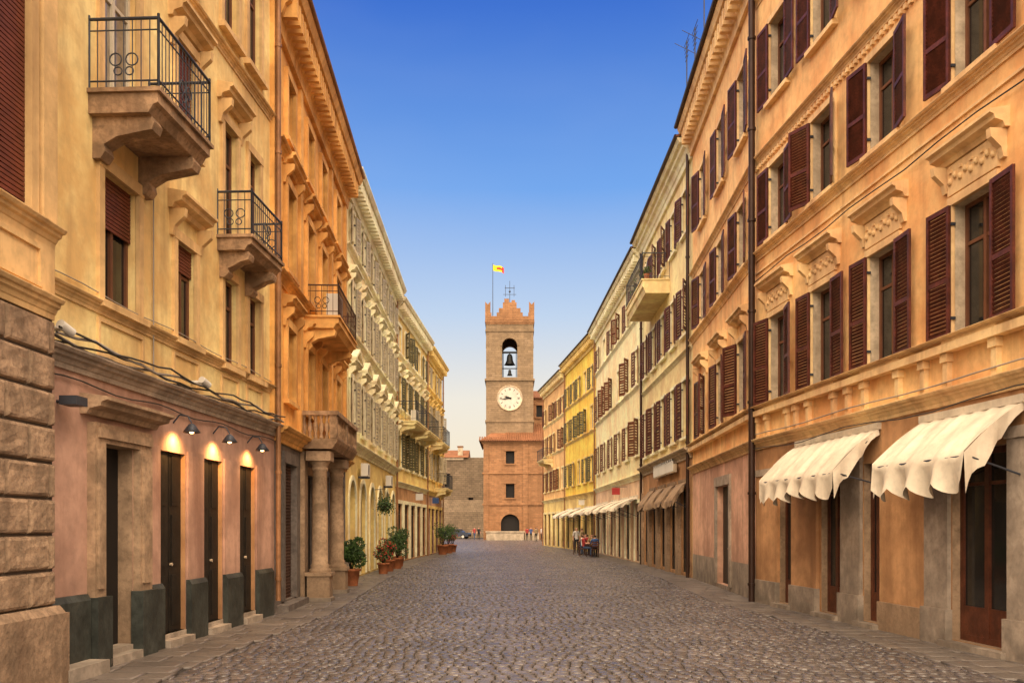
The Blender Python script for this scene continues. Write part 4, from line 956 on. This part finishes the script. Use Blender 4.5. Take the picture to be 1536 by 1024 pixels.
car(-8.2,98,75)
def sign(X,S,z,side,m):
    C=MB(); s=1 if side=='L' else -1
    C.box(WF,min(X,X+s*.4),max(X,X+s*.4),S*K-.03,S*K+.03,z,z+.35,m); C.cyl((X-s*.35,S*K,z+.4),(X+s*.4,S*K,z+.4),.015,.015,'iron',6); C.obj('hanging_shop_sign')
sign(5.5,34,3.4,'R','c_red'); sign(-5.2,36,3.2,'L','white'); sign(-4.9,41,3.2,'L','c_blue'); sign(5.1,47,3.3,'R','white')

# ============================================================ WORLD, SUN, CAMERA
w=bpy.data.worlds.new('World'); scene.world=w; w.use_nodes=True; t=w.node_tree; t.nodes.clear()
out=t.nodes.new('ShaderNodeOutputWorld'); bg=t.nodes.new('ShaderNodeBackground'); t.links.new(bg.outputs[0],out.inputs[0])
sky=t.nodes.new('ShaderNodeTexSky'); sky.sky_type='NISHITA'; sky.sun_disc=False
EL,AZ=55,184
sky.sun_elevation=math.radians(EL); sky.sun_rotation=math.radians(AZ)
mul=_mix(t,1.0,sky.outputs[0],(.1,.1,.1),'MULTIPLY')
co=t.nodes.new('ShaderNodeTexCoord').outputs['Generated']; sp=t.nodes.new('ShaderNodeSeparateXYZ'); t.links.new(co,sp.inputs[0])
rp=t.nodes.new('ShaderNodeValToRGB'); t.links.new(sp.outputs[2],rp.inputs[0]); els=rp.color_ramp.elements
stops=[(0,(1.0,.74,.44)),(.07,(1.0,.85,.62)),(.135,(.94,.87,.74)),(.22,(.56,.70,.90)),(.34,(.18,.41,.90)),(.49,(.045,.17,.68)),(.65,(.10,.20,.55)),(1,(.75,.62,.50))]  # last stop warms the unseen zenith to add light on the walls
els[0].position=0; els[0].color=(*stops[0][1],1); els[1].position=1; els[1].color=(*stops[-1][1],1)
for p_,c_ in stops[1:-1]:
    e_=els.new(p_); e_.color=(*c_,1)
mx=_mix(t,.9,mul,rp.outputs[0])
el=math.radians(EL);az=math.radians(AZ)
d=Vector((math.sin(az)*math.cos(el),math.cos(az)*math.cos(el),math.sin(el)))
# warm glow added to unseen sky as wall fill, around the sun
dp=t.nodes.new('ShaderNodeVectorMath'); dp.operation='DOT_PRODUCT'; t.links.new(co,dp.inputs[0]); dp.inputs[1].default_value=d
sky_fill=_mix(t,1.0,_mix(t,_map(t,dp.outputs['Value'],.18,.95,0,1),(0,0,0),(3.4,2.5,1.5)),mx,'ADD')
t.links.new(_mix(t,_map(t,_noise(t,co,1.5,4,(1,1,3)),.45,.8,0,.08),sky_fill,(.8,.8,.85)),bg.inputs[0]); bg.inputs[1].default_value=1.0
sd=bpy.data.lights.new('sun','SUN'); sd.energy=5; sd.angle=math.radians(100); sd.color=(1,.80,.55)  # very broad warm sun, put behind the camera to fill both walls
so=bpy.data.objects.new('sun',sd); scene.collection.objects.link(so)
so.rotation_euler=d.to_track_quat('Z','Y').to_euler(); so.location=(0,-10,30)
cam=bpy.data.cameras.new('camera'); co_=bpy.data.objects.new('camera',cam); scene.collection.objects.link(co_)
co_.location=(0,0,1.75); co_.rotation_euler=(math.radians(90),0,0)
cam.lens=36*1400/1536; cam.sensor_width=36; cam.shift_y=278/1536; cam.clip_end=3000; cam.clip_start=.1
scene.camera=co_
scene.view_settings.view_transform='Standard'; scene.view_settings.look='None'; scene.view_settings.exposure=0
